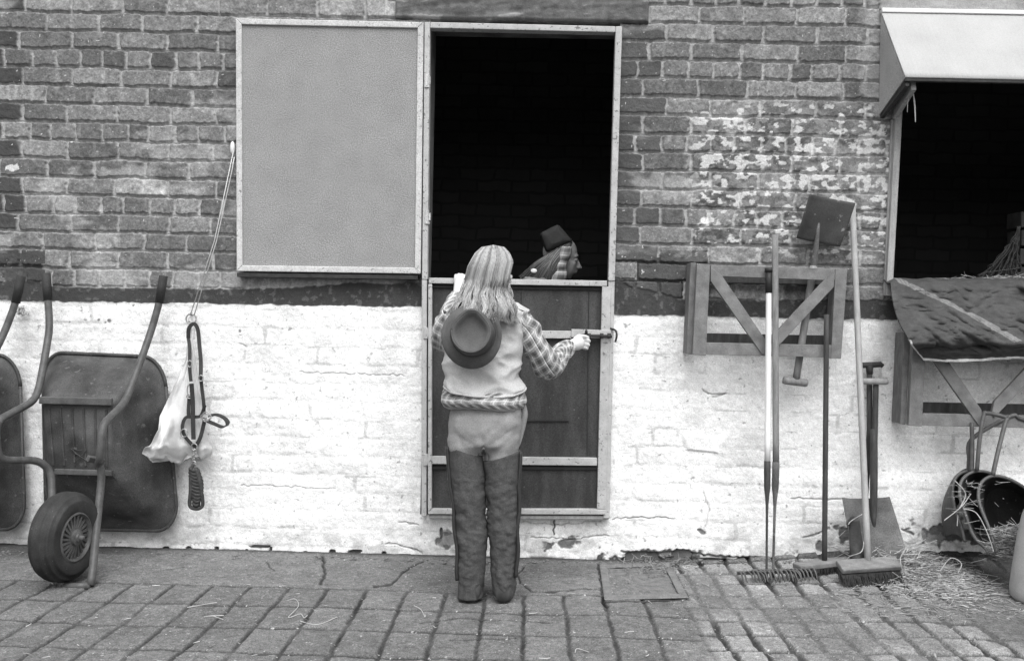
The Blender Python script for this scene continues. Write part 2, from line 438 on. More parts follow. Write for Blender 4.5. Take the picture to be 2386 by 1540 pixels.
f4 = fbm(WX*16, WZ*16, 120, 5); f5 = fbm(WX*55, WZ*55, 121, 4); f1 = fbm(WX*2.5, WZ*2.5, 122, 4); fn = vn(WX*200, WZ*200, 123)
hb = hsh(j+500*(WX > .2), k, 130); hb2 = hsh(j, k, 131)
tone = .160*np.exp((hb-.5)*.7)*(.75+.5*f4)*(.8+.4*f5)
tone = np.where(hb2 > .90, tone*1.35, tone); tone = np.where(hb2 < .10, tone*.78, tone)
tone = tone*(1+.35*ss(.62, .8, fbm(WX*30, WZ*12, 133, 3)))
grn = (.72+.56*vn(WX*240, WZ*240, 124))*(.8+.4*vn(WX*110, WZ*110, 125))
tone = tone*grn
mort = .34*(.5+.5*grn)*(.8+.4*f5)*(.8+.4*f1)
# dark quoins
ql = (((UB < 46) & (np.mod(k, 2) == 1)) | ((UB < 36) & hd) | ((U < 108+5*(f4-.5)) & (V > 582)))
tone = np.where(ql, .062*(.8+.4*f4), tone); mort = np.where((U < 100) & (V > 590), .085+.09*(f4 > .6), mort)
qr = (UB > 1436) & (UB < 1548+70*ss(560, 600, V)) & (V > 62)
tone = np.where(qr, .085*(.75+.5*f4)*(.85+.3*hb), tone)
lo = qr & (V > 600); mort = np.where(lo, .075, mort)
# worn patch: mortar smeared over the bricks
sm = ss(.50, .66, fbm(WX*5+3, WZ*7, 140, 4)+.16*ss(560, 660, V)*(U < 1000)-.05+.13*ss(1990, 2050, U)*ss(330, 250, V)-.02)
m_s = m*(1-.65*sm)
# scraped white paint right of the door
reg = ss(1580, 1640, U)*ss(225, 260, V)*ss(640, 560, V)*ss(2110, 2060, U)
core = np.exp(-((V-390)/120.)**2)
pk = fbm(WX*34, WZ*50, 150, 5)+.10*core+.03*(d < .004)
flake = .85*ss(.615, .66, pk)*reg
scr = ss(.52, .66, fbm(WX*40, WZ*60, 151, 4)+.05)*reg*.55
smear = ss(1590, 1640, U)*ss(620, 560, V)*ss(220, 260, V)
colw = tone*m_s+mort*(1-m_s)
colw = colw*(1-.30*smear*(m > .5))
colw = colw*(1-scr*.5)+.42*scr*.5
colw = colw*(1-flake)+.58*flake
# cement smear next to the hood
cem = ss(2020, 2045, U+14*(f4-.5)*2)*ss(300, 270, V+20*(f4-.5)); colw = colw*(1-cem)+.27*(.8+.4*f5)*cem; m_s = m_s*(1-cem*.9)
sp_ = (vn(WX*130, WZ*130, 160) > .965); colw = np.where(sp_, .5, colw)
# stray white dab at the far left, pale old pointing
dab = np.hypot((U-28)/22, (V-392)/10) < .8+.5*(f5-.5)*3; colw = np.where(dab & (U > 4), .55, colw)
dab = np.hypot((U-1644)/20, (V-514)/13) < .7+.9*(f4-.5); colw = np.where(dab, .72, colw)
# tarred band and whitewash
Vw = np.interp(U, [-400, 130, 980, 1440, 2080, 2800], [694, 703, 716, 734, 746, 760])+3*(fbm(WX*20, WZ*4, 170, 3)-.5)*2+3*(vn(WX*70, WZ*20, 171)-.5)
Vb = np.interp(U, [-400, 105, 110, 600, 720, 830, 985, 1430, 1600, 2060, 2800], [650, 655, 668, 674, 668, 660, 660, 655, 700, 700, 712])+4*(f4-.5)*2+4*(vn(WX*60, WZ*30, 172)-.5)
band = ss(-1.5, 1.5, V-Vb)*(1-ss(-1.2, 1.2, V-Vw))
colw = colw*(1-band)+(.047+.03*f4*f4+.05*(f5 > .66))*band
white = ss(-1.2, 1.2, V-Vw)
scratch = ss(.80, .9, vn(WX*6+WZ*30, WZ*60, 174))*0
wv = .80*(.94+.10*f1)*(.965+.07*fn)
grime = ss(.58, .72, fbm(WX*7, WZ*12, 180, 5)+.02); wv = wv*(1-.13*grime)
jl = ss(.0035, .0, d)*ss(.60, .74, vn(WX*11, np.floor((WZ-pz0.z)/PITCH)*3.7, 181)); wv = wv*(1-.28*jl*ss(.4, .6, f4+.1))
pits = ss(.79, .83, fbm(WX*60, WZ*60, 185, 3)); wv = wv*(1-.5*pits)
lowd = ss(1180, 1290, V); wv = wv*(1-.30*lowd*ss(.42, .62, f4+.0*f1))
wv = wv*(1-.22*ss(.40, .62, f1)*ss(130, -20, U)*1)
# cracks
def crack(pts, wpx, dark, depth=.006):
    global wv, hC
    for (a, b) in zip(pts[:-1], pts[1:]):
        ax, ay = a; bx, by = b; L2 = (bx-ax)**2+(by-ay)**2
        uu = U+5*(vn(WX*60, WZ*60, 190)-.5); v2 = V+6*(vn(WX*60, WZ*60, 191)-.5)
        t = np.clip(((uu-ax)*(bx-ax)+(v2-ay)*(by-ay))/L2, 0, 1)
        dd = np.hypot(uu-ax-t*(bx-ax), v2-ay-t*(by-ay))
        kk = 1-ss(wpx*.4, wpx, dd)
        wv = wv*(1-dark*kk); hC = hC-depth*kk
hC = 0*WX
crack([(1636,906),(1652,918),(1690,918),(1660,924)], 2.6, .35); crack([(1640,1145),(1652,1190),(1640,1235)], 2, .2)
crack([(1840,1160),(1990,1163)], 2.2, .35); crack([(1870,1250),(1905,1240),(1930,1228)], 3, .5)
crack([(1630,1236),(1640,1242)], 6, .8); crack([(1210,1215),(1300,1222),(1400,1212)], 2, .35); crack([(1292,1212),(1290,1245)], 3, .85)
crack([(1240,1250),(1330,1255),(1420,1245)], 2, .4); crack([(900,1265),(960,1275),(985,1288)], 2, .4); crack([(930,1215),(975,1222)], 2, .35)
crack([(1450,1283),(1520,1290),(1580,1282),(1640,1292),(1700,1296),(1760,1304),(1830,1296)], 4, .8); crack([(1570,1206),(1500,1204),(1425,1208)], 1.6, .5)
crack([(2100,1230),(2125,1243)], 4, .8); crack([(560,800),(575,812)], 1.5, .3); crack([(700,868),(940,874)], 1.4, .13); crack([(560,1130),(780,1137)], 1.4, .1)
for cu, cv, rr in ((256, 747, 6), (232, 745, 4), (560, 771, 4), (312, 712, 3), (357, 757, 3), (247, 751, 3), (164, 750, 3)):
    q = np.hypot(U-cu, V-cv)+3*(f5-.5); kk = 1-ss(rr*.5, rr, q); wv = wv*(1-.75*kk)
colw = colw*(1-white)+wv*white
# exposed brick where the whitewash has come off near the foot
def bare(cu, cv, ru, rv, thr=.5, tone_=.13, s=0):
    global colw
    q = np.hypot((U-cu)/ru, (V-cv)/rv); kk = ss(0, .12, (1-q)*.5+fbm(WX*22, WZ*22, 200+s, 4)-thr)*(q < 1.5)*white
    colw = colw*(1-kk)+(tone_*(.6+.8*f5)+.12*(f4 > .6))*kk
    return kk
bk = bare(1035, 1255, 34, 30, .72, .14, 1)+bare(1310, 1262, 110, 30, .82, .15, 2)+bare(1530, 1300, 110, 18, .55, .10, 3)+bare(2195, 1235, 75, 48, .60, .13, 4)+bare(1890, 1275, 90, 36, .86, .15, 5)+bare(1750, 1302, 90, 9, .6, .07, 6)+bare(1975, 1240, 55, 70, .78, .15, 7)
foot = ss(-9, -3, V-np.interp(U, [0, 220, 980, 1430, 2386], [1276, 1280, 1298, 1303, 1300])); f_on = foot*white
colw = colw*(1-f_on*.8*ss(.35, .6, f4+.15))
for cu, cv, a, b in ((388, 1277, 7, 5), (440, 1278, 6, 5), (505, 1279, 5, 6), (575, 1283, 4, 4), (605, 1273, 22, 3.5), (631, 1281, 4, 7), (712, 1288, 5, 4), (775, 1286, 7, 6), (828, 1284, 16, 3), (895, 1290, 5, 5), (1492, 1296, 40, 12), (1590, 1290, 22, 11), (1545, 1303, 60, 4), (1700, 1303, 70, 3), (1028, 1243, 3, 13), (2400, 1300, 60, 8)):
    q = (np.abs((U-cu)/a)**3+np.abs((V-cv)/b)**3)**(1/3.)+.5*(f5-.5); kk = 1-ss(.8, 1.15, q); colw = colw*(1-kk*.8)+.02*kk*.8; hC = hC-.035*kk
# relief (towards -Y is out of the wall)
up = np.clip(fz, 0, 1)
hbk = m*(.0115+.004*(hsh(j, k, 210)-.5))*(1-.55*sm)+.0035*(f4-.5)+.0035*(f5-.5)+.0012*(fn-.5)
hbk = hbk-(1-m)*.004*ss(.85, .93, up)
hbk = hbk+.001*flake
hw = .0016*ss(-.004, .016, d)*(.3+1.4*vn(WX*3, WZ*5, 211))+.010*(f1-.5)+.0060*(f4-.5)+.0028*(f5-.5)+.0006*(fn-.5)+.005
hband = .006+.004*(f4-.5)+.003*(f5-.5)
H = hbk*(1-band)*(1-white)+hband*band+hw*white+hC-.006*np.clip(bk, 0, 1)
# stone poking out of the whitewash, plaster bulge bottom right
q = np.maximum(np.abs(U-1632-(V-1035)*.3)/38, np.abs(V-1032-(U-1632)*.12)/19)+.25*(f4-.5); H = H+.009*(1-ss(.75, 1.1, q))*white
blg = ss(1650, 1690, U)*ss(2240, 2150, U)*ss(1085, 1125, V+10*(f4-.5)); H = H+.010*blg*white
XD0, XD1 = P(997, 400, 0).x, P(1437, 400, 0).x
ZD0, ZD1 = P(1220, 1203, 0).z, P(1220, 52, 0).z
XW0, XW1 = P(2084, 450, 0).x, 2.75
ZW0, ZW1 = P(2080, 672, 0).z, P(2080, 120, 0).z
def hole(x, z):
    return ((x > XD0) & (x < XD1) & (z > ZD0) & (z < ZD1)) | ((x > XW0) & (x < XW1) & (z > ZW0) & (z < ZW1))
# holes in the paint sheet
cx = (WX[:-1, :-1]+WX[1:, 1:])/2; cz = (WZ[:-1, :-1]+WZ[1:, 1:])/2
wallo = grid('wall', WX, -H, WZ, colw, M['wall'], stable, keep=~hole(cx, cz))
# masonry behind the face, round the openings, and the rooms inside
mb = MB()
TW = .24; Y0 = .012; ZT = 3.4
mb.box((-6, Y0, -.12), (XD0-.002, TW, ZT)); mb.box((XD1+.002, Y0, -.12), (XW0-.002, TW, ZT)); mb.box((XW1+.002, Y0, -.12), (6, TW, ZT))
mb.box((XD0-.002, Y0, ZD1+.002), (XD1+.002, TW, ZT)); mb.box((XD0-.002, Y0, -.12), (XD1+.002, TW, ZD0-.002))
mb.box((XW0-.002, Y0, ZW1+.002), (XW1+.002, TW, ZT)); mb.box((XW0-.002, Y0, -.12), (XW1+.002, TW, ZW0-.002))
bi = M['interior'].node_tree; bb = bi.nodes.new('ShaderNodeTexBrick'); tcx = bi.nodes.new('ShaderNodeTexCoord'); mpx = bi.nodes.new('ShaderNodeMapping')
nzx = bi.nodes.new('ShaderNodeTexNoise'); nzx.inputs['Scale'].default_value = 9
mpx.inputs['Rotation'].default_value = (math.radians(90), 0, 0)
vm = bi.nodes.new('ShaderNodeMix'); vm.data_type = 'VECTOR'; vm.inputs[0].default_value = .035
bi.links.new(tcx.outputs['Object'], vm.inputs[4]); bi.links.new(tcx.outputs['Object'], nzx.inputs['Vector']); bi.links.new(nzx.outputs['Color'], vm.inputs[5]); bi.links.new(vm.outputs[1], mpx.inputs[0]); bi.links.new(mpx.outputs[0], bb.inputs['Vector'])
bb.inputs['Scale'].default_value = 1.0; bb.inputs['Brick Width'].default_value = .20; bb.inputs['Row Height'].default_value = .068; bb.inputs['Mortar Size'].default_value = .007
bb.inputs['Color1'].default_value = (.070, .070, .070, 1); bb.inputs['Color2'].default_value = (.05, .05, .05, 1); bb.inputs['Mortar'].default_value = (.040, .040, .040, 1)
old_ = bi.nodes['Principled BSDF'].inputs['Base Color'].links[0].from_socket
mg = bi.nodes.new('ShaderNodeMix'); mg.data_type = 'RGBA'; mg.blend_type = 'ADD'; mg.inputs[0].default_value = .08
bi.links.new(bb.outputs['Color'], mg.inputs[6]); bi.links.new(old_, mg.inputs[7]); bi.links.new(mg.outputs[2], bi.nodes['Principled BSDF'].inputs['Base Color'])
M['reveal'] = mat('reveal_brick', .13, .9, .35, 12, .2, .4)
mb.build('masonry', M['reveal'], stable)
mb = MB()
mb.box((-6, 3.2, -.1), (6, 3.4, 3.2)); mb.box((-1.048, 1.75, -.018), (1.248, 1.9, 2.748)); mb.box((1.402, 1.75, -.018), (5.9, 1.9, 2.748)); mb.box((-6, TW+.002, 2.75), (6, 3.198, 2.85)); mb.box((-6, TW+.002, -.1), (6, 3.198, -.02))
mb.box((1.25, TW+.002, -.018), (1.4, 3.198, 2.748)); mb.box((-1.2, TW+.002, -.018), (-1.05, 3.198, 2.748)); mb.box((-6.2, 0, -.1), (-6.002, 3.4, 3.4)); mb.box((6.002, 0, -.1), (6.2, 3.4, 3.4))
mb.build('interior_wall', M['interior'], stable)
# brick pier faintly seen inside the window at the frame's edge
mb = MB(); a = P(2376, 640, .36); b = P(2440, 470, .36)
for i in range(5):
    z0 = a.z-.12+i*.083; mb.box((a.x+.004*(i % 2), .36, z0), (b.x, .50, z0+.072))
mb.build('brick_pier', mat('pale_inner_brick', .07, .9, .3, 20, .2, .4), stable, bevel=.006)
# faint courses on the inner back wall
# lintel
lx = np.arange(P(921, 20, 0).x, P(1513, 20, 0).x, .004); lz = np.arange(P(1200, 53, 0).z+.0, 2.62, .004)
LX, LZ = np.meshgrid(lx, lz); lf = fbm(LX*5+LZ*14, LZ*30-LX*6, 301, 5); lg = fbm(LX*40, LZ*40, 302, 4)
edge = np.minimum(np.minimum(LX-lx[0], lx[-1]-LX), LZ-lz[0])
LY = -.016-.012*ss(0, .012, edge)-.012*(lf-.5)-.006*(lg-.5); LY = np.where(edge < .003, .02, LY)
grid('lintel', LX, LY, LZ, (.115+.10*(lf-.5)+.08*(lg-.5)+.13*ss(.66, .74, lf)), M['wall'], stable)

# --- upper door leaf folded back against the wall
def bar(mb, u0, v0, u1, v1, wpx, y, t):
    a = P(u0, v0, y); b = P(u1, v1, y); mb.beam(a, b, wpx*(y-CAM.y)/F, t)
up_leaf = MB()
yh = -.062
q = [P(549, 43, yh), P(987, 52, yh), P(980, 638, yh), P(551, 632, yh)]
def ring_frame(mb, q, wd, t):
    c = sum(q, Vector())/4; inn = []
    n = 4
    for i in range(4):
        a = (q[i-1]-q[i]).normalized(); b = (q[(i+1) % 4]-q[i]).normalized()
        inn.append(q[i]+(a+b)*wd)
    for i in range(4):
        k2 = (i+1) % 4; mb.prism([q[i], q[k2], inn[k2], inn[i]], (0, t, 0))
    return inn
inn = ring_frame(up_leaf, q, 14/570, .038)
pan = MB(); pan.prism([p+Vector((0, .010, 0)) for p in [q0+(sum(q, Vector())/4-q0)*.03 for q0 in q]], (0, .016, 0))
pn = pan.build('door', M['hatch'], stable); pn['label'] = 'upper stable door leaf with grey panel, opened flat against the wall'
up_leaf.build('door_rim', M['frame'], pn, bevel=.003)
for v in (188, 505):
    mb = MB(); p = P(994, v, -.05); mb.tube([p+Vector((0, 0, .026)), p-Vector((0, 0, .026))], .0095, 12); mb.beam(p+Vector((-.006, .0, 0)), p+Vector((.014, .008, 0)), .03, .012)
    p = P(995, v+13, -.05); mb.tube([p, p-Vector((0, 0, .008))], .012, 12)
    mb.build('hinge', M['frame'], pn, bevel=.001)
# dark strip standing in for the shadow below the leaf
mb = MB(); mb.beam(P(556, 641, -.03), P(975, 647, -.03), .018, .05); mb.build('leaf_shadow', M['iron'], pn, bevel=.002)
# wooden cleat/knob where the twine is tied
mb = MB(); mb.sphere(P(542, 345, -.05), (.010, .012, .027)); mb.build('knob', M['white'], pn, smooth=True)

# --- door frame
fr = MB(); yj = -.03
bar(fr, 997, 56, 984+7, 652, 13, yj, .05); bar(fr, 996-6, 652, 989, 1200, 12, yj, .045)
bar(fr, 1004, 63, 1433, 73, 14, yj, .05); bar(fr, 1441, 66, 1424, 655, 15, yj, .05); bar(fr, 1424, 655, 1412, 1205, 15, yj, .044)
fr.build('door_frame', M['jamb'], stable, bevel=.003)
mb = MB(); bar(mb, 1000, 1201, 1418, 1203, 9, -.022, .05); mb.build('door_sill', M['timber'], stable, bevel=.003)
# --- lower leaf
lowp = MB(); lowp.prism([P(1004, 655, -.030), P(1409, 660, -.030), P(1397, 1190, -.030), P(1003, 1188, -.030)], (0, .02, 0))
lp = lowp.build('door', M['ply'], stable); lp['label'] = 'closed lower stable door leaf with dark boards and pale steel rails'
mb = MB(); yl = -.044
bar(mb, 1000, 654, 1414, 661, 13, yl, .030); bar(mb, 1003, 662, 1002, 1184, 9, yl, .028); bar(mb, 1413, 668, 1401, 1184, 21, yl, .028)
bar(mb, 998, 1190, 1411, 1191, 12, yl, .030); bar(mb, 1008, 1071, 1391, 1075, 18, yl+.002, .024); bar(mb, 1008, 777, 1331, 780, 18, yl+.002, .024)
for v in (776, 1071):
    p = P(992, v, yl-.004); mb.tube([p+Vector((0, 0, .024)), p-Vector((0, 0, .024))], .011, 12); bar(mb, 990, v, 1010, v+.5, 18, yl-.006, .012)
mb.build('door_rail', M['jamb'], lp, bevel=.0025)
mb = MB()
bar(mb, 1008, 1089, 1395, 1090, 6, -.034, .016); bar(mb, 1008, 668, 1400, 674, 4, -.034, .016)
for u in (1132, 1215, 1372): bar(mb, u, 680, u-4, 1060, 1.6, -.0305, .006)
bar(mb, 1220, 980, 1325, 980, 3, -.031, .012); bar(mb, 1212, 1092, 1210, 1184, 1.8, -.0305, .006)
mb.build('board_seam', M['black'], lp)
# bolt
mb = MB(); bar(mb, 1331, 776, 1424, 779, 19, -.056, .010); mb.build('bolt_plate', M['jamb'], lp, bevel=.002)
mb = MB(); mb.tube([P(1352, 781, -.082), P(1426, 784, -.082)], .0065, 14)
for u in (1372, 1402, 1419): mb.tube([P(u-4, 782, -.080), P(u+4, 782.5, -.080)], .0105, 14)
mb.tube(smooth_path([P(1362, 782, -.085), P(1366, 776, -.10), P(1366, 770, -.11)]), .006, 8)
mb.tube(smooth_path([P(1420, 765, -.05), P(1434, 770, -.07), P(1437, 782, -.075), P(1434, 796, -.06)]), .0045, 8)
mb.build('bolt', M['iron'], lp, smooth=True)
# --- window: timber jamb, hood
mb = MB(); bar(mb, 2093, 200, 2066, 690, 15, -.012, .06); bar(mb, 2078, 280, 2060, 690, 7, -.005, .03)
mb.build('window_frame', M['timber'], stable, bevel=.003)
mb = MB(); mb.beam(P(2075, 664, .1)+Vector((0, 0, -.02)), P(2800, 668, .1)+Vector((0, 0, -.02)), .28, .03, ref=(0, 0, 1)); mb.build('window_sill', M['timber'], stable, bevel=.003)
# hood
TL = P(2052, 33, -.012); TR = Vector((2.72, -.012, TL.z-.004))
yf = -.285
BL = P(2108, 183, yf); BR = Vector((2.72, yf, BL.z-.002)); WB = P(2048, 268, -.012)
hood = MB(); n_ = 60
pts0 = []; 
N1 = 400
ux = np.linspace(0, 1, N1); uy = np.linspace(0, 1, 14)
AX, AY = np.meshgrid(ux, uy)
def lerp2(a, b, c_, d_):
    o = []
    for i in range(3): o.append((a[i]*(1-AX)+b[i]*AX)*(1-AY)+(c_[i]*(1-AX)+d_[i]*AX)*AY)
    return o
hx, hy, hz = lerp2(BL, BR, TL, TR)
hy = hy-.0016*np.abs(np.sin(hx*PI/.02))-.004
cano = grid('window_canopy', hx, hy, hz, .37*(.93+.14*fbm(hx*6, hz*14, 700, 4)), mat('fluted_canopy_sheet', .8, .6, .05, 9, .10, .05, attr='col'), stable)
cano['label'] = 'white fluted hood sheet sloping out over the window'
sol = cano.modifiers.new('thick', 'SOLIDIFY'); sol.thickness = .006; sol.offset = 1
mb = MB(); mb.prism([TL+Vector((0, 0, .0)), BL, WB], (.014, 0, 0)); mb.build('canopy_cheek', M['cheek'], cano)
mb = MB(); mb.beam(BL+Vector((.012, .006, -.012)), WB+Vector((.012, .0, .0)), .035, .016, ref=(1, 0, 0)); mb.build('canopy_batten', M['iron'], cano, bevel=.002)
mb = MB(); mb.beam(P(2116, 196, yf+.03)+Vector((.02, 0, 0)), P(2076, 265, -.02)+Vector((.015, 0, 0)), .05, .02, ref=(1, 0, 0)); mb.build('canopy_bracket', M['timber'], cano, bevel=.002)
mb = MB(); mb.box((BL.x+.0, yf-.006, BL.z-.012), (2.72, yf+.012, BL.z-.001)); mb.build('canopy_edge', M['iron'], cano, bevel=.002)
mb = MB(); mb.box((TL.x+.0, -.03, TL.z+.002), (2.72, .0, TL.z+.02)); mb.build('canopy_flashing', M['white'], cano, bevel=.003)
# plaster above the hood
px_ = np.arange(P(2035, 10, 0).x, 2.75, .005); pz_ = np.arange(TL.z+.02, 2.44, .005); PX, PZg = np.meshgrid(px_, pz_)
pf = fbm(PX*9, PZg*22, 330, 5)
ed = PX-px_[0]-.03*fbm(PX*0, PZg*14, 331, 3)
grid('cement_flashing', PX, np.where(ed > 0, -.018-.014*(pf-.5), .01), PZg, .34*(.7+.6*pf), M['wall'], stable)
# cobweb / hay wisps
mb = MB(); mb.tube(smooth_path([P(2125, 203, -.2), P(2131, 240, -.2), P(2133, 285, -.2)]), [.002, .0035, .0015], 5); mb.tube(smooth_path([P(2124, 205, -.2), P(2116, 235, -.2), P(2114, 262, -.2)]), [.001, .0015, .001], 5)
mb.build('cobweb', M['twine'], cano)

# ------------------------------------------------------------------ drain cover set in the yard
dr = thing('drain_cover', 'square concrete drain cover set in the setts below the wall hole', 'drain cover', tuple(G(1500, 1350)))
c4 = [G(1397, 1318), G(1408, 1399), G(1604, 1394), G(1560, 1312)]
mb = MB(); up_ = Vector((0, 0, .012))
cen = sum(c4, Vector())/4
innr = [cen+(p-cen)*.80 for p in c4]
for i in range(4):
    k2 = (i+1) % 4; mb.prism([c4[i], c4[k2], innr[k2], innr[i]], (0, 0, .006))
M['conc'] = mat('drain_concrete', .165, .9, .2, 30, .25, .5); M['conc2'] = mat('drain_lid', .15, .9, .25, 30, .25, .5)
mb.build('surround', M['conc'], dr, bevel=.003)
mb = MB(); inn2 = [cen+(p-cen)*.75 for p in c4]; mb.prism([p+Vector((0, 0, -.01)) for p in inn2], (0, 0, .012)); mb.build('lid', M['conc2'], dr, bevel=.003)

# ------------------------------------------------------------------ wheelbarrows
def make_barrow():
    XC = -1.742
    root = thing('wheelbarrow', 'dark wheelbarrow stood on its nose against the wall with its wheel showing', 'wheelbarrow', (XC, -.45, 0), 'wheelbarrows stood up against the wall')
    # tray: rim near the wall, base towards the yard
    def rr_ring(q, rad, n=10):
        out = []
        for ci, (sx, sy) in enumerate(((1, 1), (0, 1), (0, 0), (1, 0))):
            cx_ = rad if sx == 0 else 1-rad; cy_ = rad if sy == 0 else 1-rad
            for i in range(n):
                t = PI/2*(ci+i/(n-1)); x_ = cx_+rad*math.cos(t); y_ = cy_+rad*math.sin(t)
                out.append((q[0]*(1-x_)+q[1]*x_)*y_+(q[3]*(1-x_)+q[2]*x_)*(1-y_))
        return out
    rimq = [P(103, 826, -.05), P(377, 838, -.05), P(412, 1231, -.07), P(112, 1225, -.07)]
    basq = [P(100, 936, -.29), P(262, 942, -.29), P(262, 1107, -.29), P(116, 1104, -.29)]
    R0 = rr_ring(rimq, .17); R0o = rr_ring([q_+(q_-sum(rimq, Vector())/4)*.03 for q_ in rimq], .17); B0 = rr_ring(basq, .10)
    mb = MB(); cb = sum(basq, Vector())/4
    n = len(R0)
    mids = []
    for t in (0, .25, .5, .75, 1):
        mids.append([a*(1-t)+b*t+Vector((0, -.02*math.sin(PI*t), 0)) for a, b in zip(R0, B0)])
    rg = [[p+Vector((0, .012, 0)) for p in R0o], R0o]+mids
    mb.rings(rg, cap=False); nn_ = len(B0); mb.f.append(tuple(range(len(mb.v)-nn_, len(mb.v))))
    o = mb.build('tray', M['barrow'], root, smooth=True, recalc=False)
    s_ = o.modifiers.new('t', 'SOLIDIFY'); s_.thickness = .004; s_.offset = 0
    mb = MB(); mb.tube([p for p in R0o]+[R0o[0]], .0075, 8); mb.build('tray_rim', M['barrow'], o, smooth=True)
    # ribs pressed in the base
    mb = MB()
    for i in range(6):
        t = .08+i*.168
        a = basq[0].lerp(basq[1], t)*.93+basq[3].lerp(basq[2], t)*.07; b = basq[0].lerp(basq[1], t)*.12+basq[3].lerp(basq[2], t)*.88
        mb.beam(a+Vector((0, -.002, 0)), b+Vector((0, -.002, 0)), .009, .008)
    mb.build('tray_rib', M['barrow'], o, bevel=.002)
    # seams on the side panels
    mb = MB(); mb.tube([basq[2], P(352, 1212, -.10)], .003, 6); mb.build('seam', M['bframe'], o)
    # cross brackets
    mb = MB()
    mb.beam(P(93, 932, -.31), P(262, 936, -.31), .028, .018); mb.build('bracket', M['bframe'], root, bevel=.003)
    mb = MB(); mb.beam(P(128, 1098, -.31), P(262, 1102, -.31), .022, .018); mb.build('bracket', M['bframe'], root, bevel=.003)
    # one tube per side: grip, leg bent out towards the yard, fork to the nose
    left = [P(108, 645, -.11), P(112, 700, -.115), P(116, 765, -.14), P(98, 870, -.24), P(88, 915, -.29), P(76, 936, -.33)]
    ql = P(76, 936, -.33)
    apex = Vector((ql.x-.02, -.56, ql.z-.055)); low = Vector((ql.x-.01, -.56, P(60, 1068, -.5).z+.0)); ret = P(92, 1072, -.40)
    left = left+[apex, low, ret, P(120, 1100, -.37), P(122, 1180, -.42)]
    right = [Vector((2*XC-p.x, p.y, p.z)) for p in left[:-2]]+[P(238, 1100, -.40), P(228, 1200, -.47), P(215, 1335, -.60), P(211, 1364, -.625)]
    left += [P(132, 1260, -.54), P(136, 1340, -.59), P(146, 1367, -.625)]
    def soft(pts, rad=.35):
        out = [pts[0]]
        for i in range(1, len(pts)-1):
            a, b, c_ = pts[i-1], pts[i], pts[i+1]
            ra = min(.045, (a-b).length*.45)/(a-b).length; rb = min(.045, (c_-b).length*.45)/(c_-b).length
            p = b.lerp(a, ra); q_ = b.lerp(c_, rb)
            for t in (0, .25, .5, .75, 1): out.append((p*(1-t)**2+b*2*t*(1-t)+q_*t*t))
        out.append(pts[-1]); return out
    for pts in (left, right):
        mb = MB(); mb.tube(soft(pts), .0145, 12); fo = mb.build('frame_tube', M['bframe'], root, smooth=True)
        mb = MB(); a = pts[0]; b = pts[1]; mb.tube([a-(b-a)*.15, b], [.0175, .0185, .0175], 12); mb.build('grip', M['tyre'], fo, smooth=True)
    mb = MB(); mb.tube([left[-1], right[-1]], .0135, 12); mb.build('nose_bar', M['bframe'], root, smooth=True)
    mb = MB(); mb.beam(P(204, 1068, -.5), P(240, 1074, -.44), .022, .02); mb.build('leg_plate', M['bframe'], root, bevel=.003)
    # wheel, axle along X
    wc = P(152, 1262, -.59); RW = .162; rw = .046; wc.z = .170
    wh = MB(); prof = []
    NS = 72
    rg = []
    for i in range(NS):
        t = 2*PI*i/NS; ring = []
        for k_ in range(36):
            a = 2*PI*k_/36
            rad = RW-rw+rw*math.copysign(abs(math.cos(a))**.8, math.cos(a)); xx = rw*1.1*math.copysign(abs(math.sin(a))**.8, math.sin(a))
            if math.cos(a) > .35 and (k_ % 3 == 0): rad -= .009
            ring.append(wc+Vector((xx, rad*math.sin(t), rad*math.cos(t))))
        rg.append(ring)
    rg.append(rg[0]); wh.rings(rg, cap=False)
    wo = wh.build('wheel', M['tyre'], root, smooth=True)
    rim = MB(); rg = []
    for xx, rad in ((-.03, .078), (-.034, .086), (-.01, .080), (.01, .080), (.046, .090), (.050, .084), (.040, .078), (.02, .070), (-.01, .070)):
        rg.append([wc+Vector((xx, rad*math.sin(2*PI*i/48), rad*math.cos(2*PI*i/48))) for i in range(48)])
    rim.rings(rg, cap=False)
    for i in range(22):
        t = 2*PI*i/22; t2 = t+.25
        rim.beam(wc+Vector((.040, .026*math.sin(t), .026*math.cos(t))), wc+Vector((.036, .080*math.sin(t2), .080*math.cos(t2))), .0085, .006, ref=(1, 0, 0))
    rg = [[wc+Vector((xx, rad*math.sin(2*PI*i/24), rad*math.cos(2*PI*i/24))) for i in range(24)] for xx, rad in ((-.05, .02), (.03, .03), (.052, .028), (.055, .018), (.060, .016), (.062, .008))]
    rim.rings(rg)
    rimo = rim.build('wheel_rim', M['bframe'], wo, smooth=False)
    ax = MB(); ax.tube([wc+Vector((-.08, 0, 0)), wc+Vector((.075, 0, 0))], .009, 10); axo = ax.build('axle', M['bframe'], wo, smooth=True)
    Rw = Matrix.Rotation(math.radians(-11), 4, 'Z')
    for o_ in (wo, rimo, axo): o_.data.transform(Matrix.Translation(wc) @ Rw @ Matrix.Translation(-wc))
    # twine tied on the tray
    mb = MB()
    for a, b in (((165, 1045), (205, 1075)), ((172, 1080), (200, 1048)), ((170, 1050), (185, 1062)), ((168, 1043), (190, 1050))):
        mb.tube(smooth_path([P(a[0], a[1], -.3), P((a[0]+b[0])/2, (a[1]+b[1])/2+2, -.306), P(b[0], b[1], -.3)]), .0022, 5)
    mb.build('twine_knot', M['iron'], root)
    return root
barrow = make_barrow()
def copy_tree(o, parent=None):
    c = o.copy(); S.collection.objects.link(c); c.parent = parent
    for ch in [x for x in S.objects if x.parent == o]: copy_tree(ch, c)
    return c
b2 = copy_tree(barrow)
b2['label'] = 'wheelbarrow at the left picture edge, mostly cut off, only grip and tray side showing'
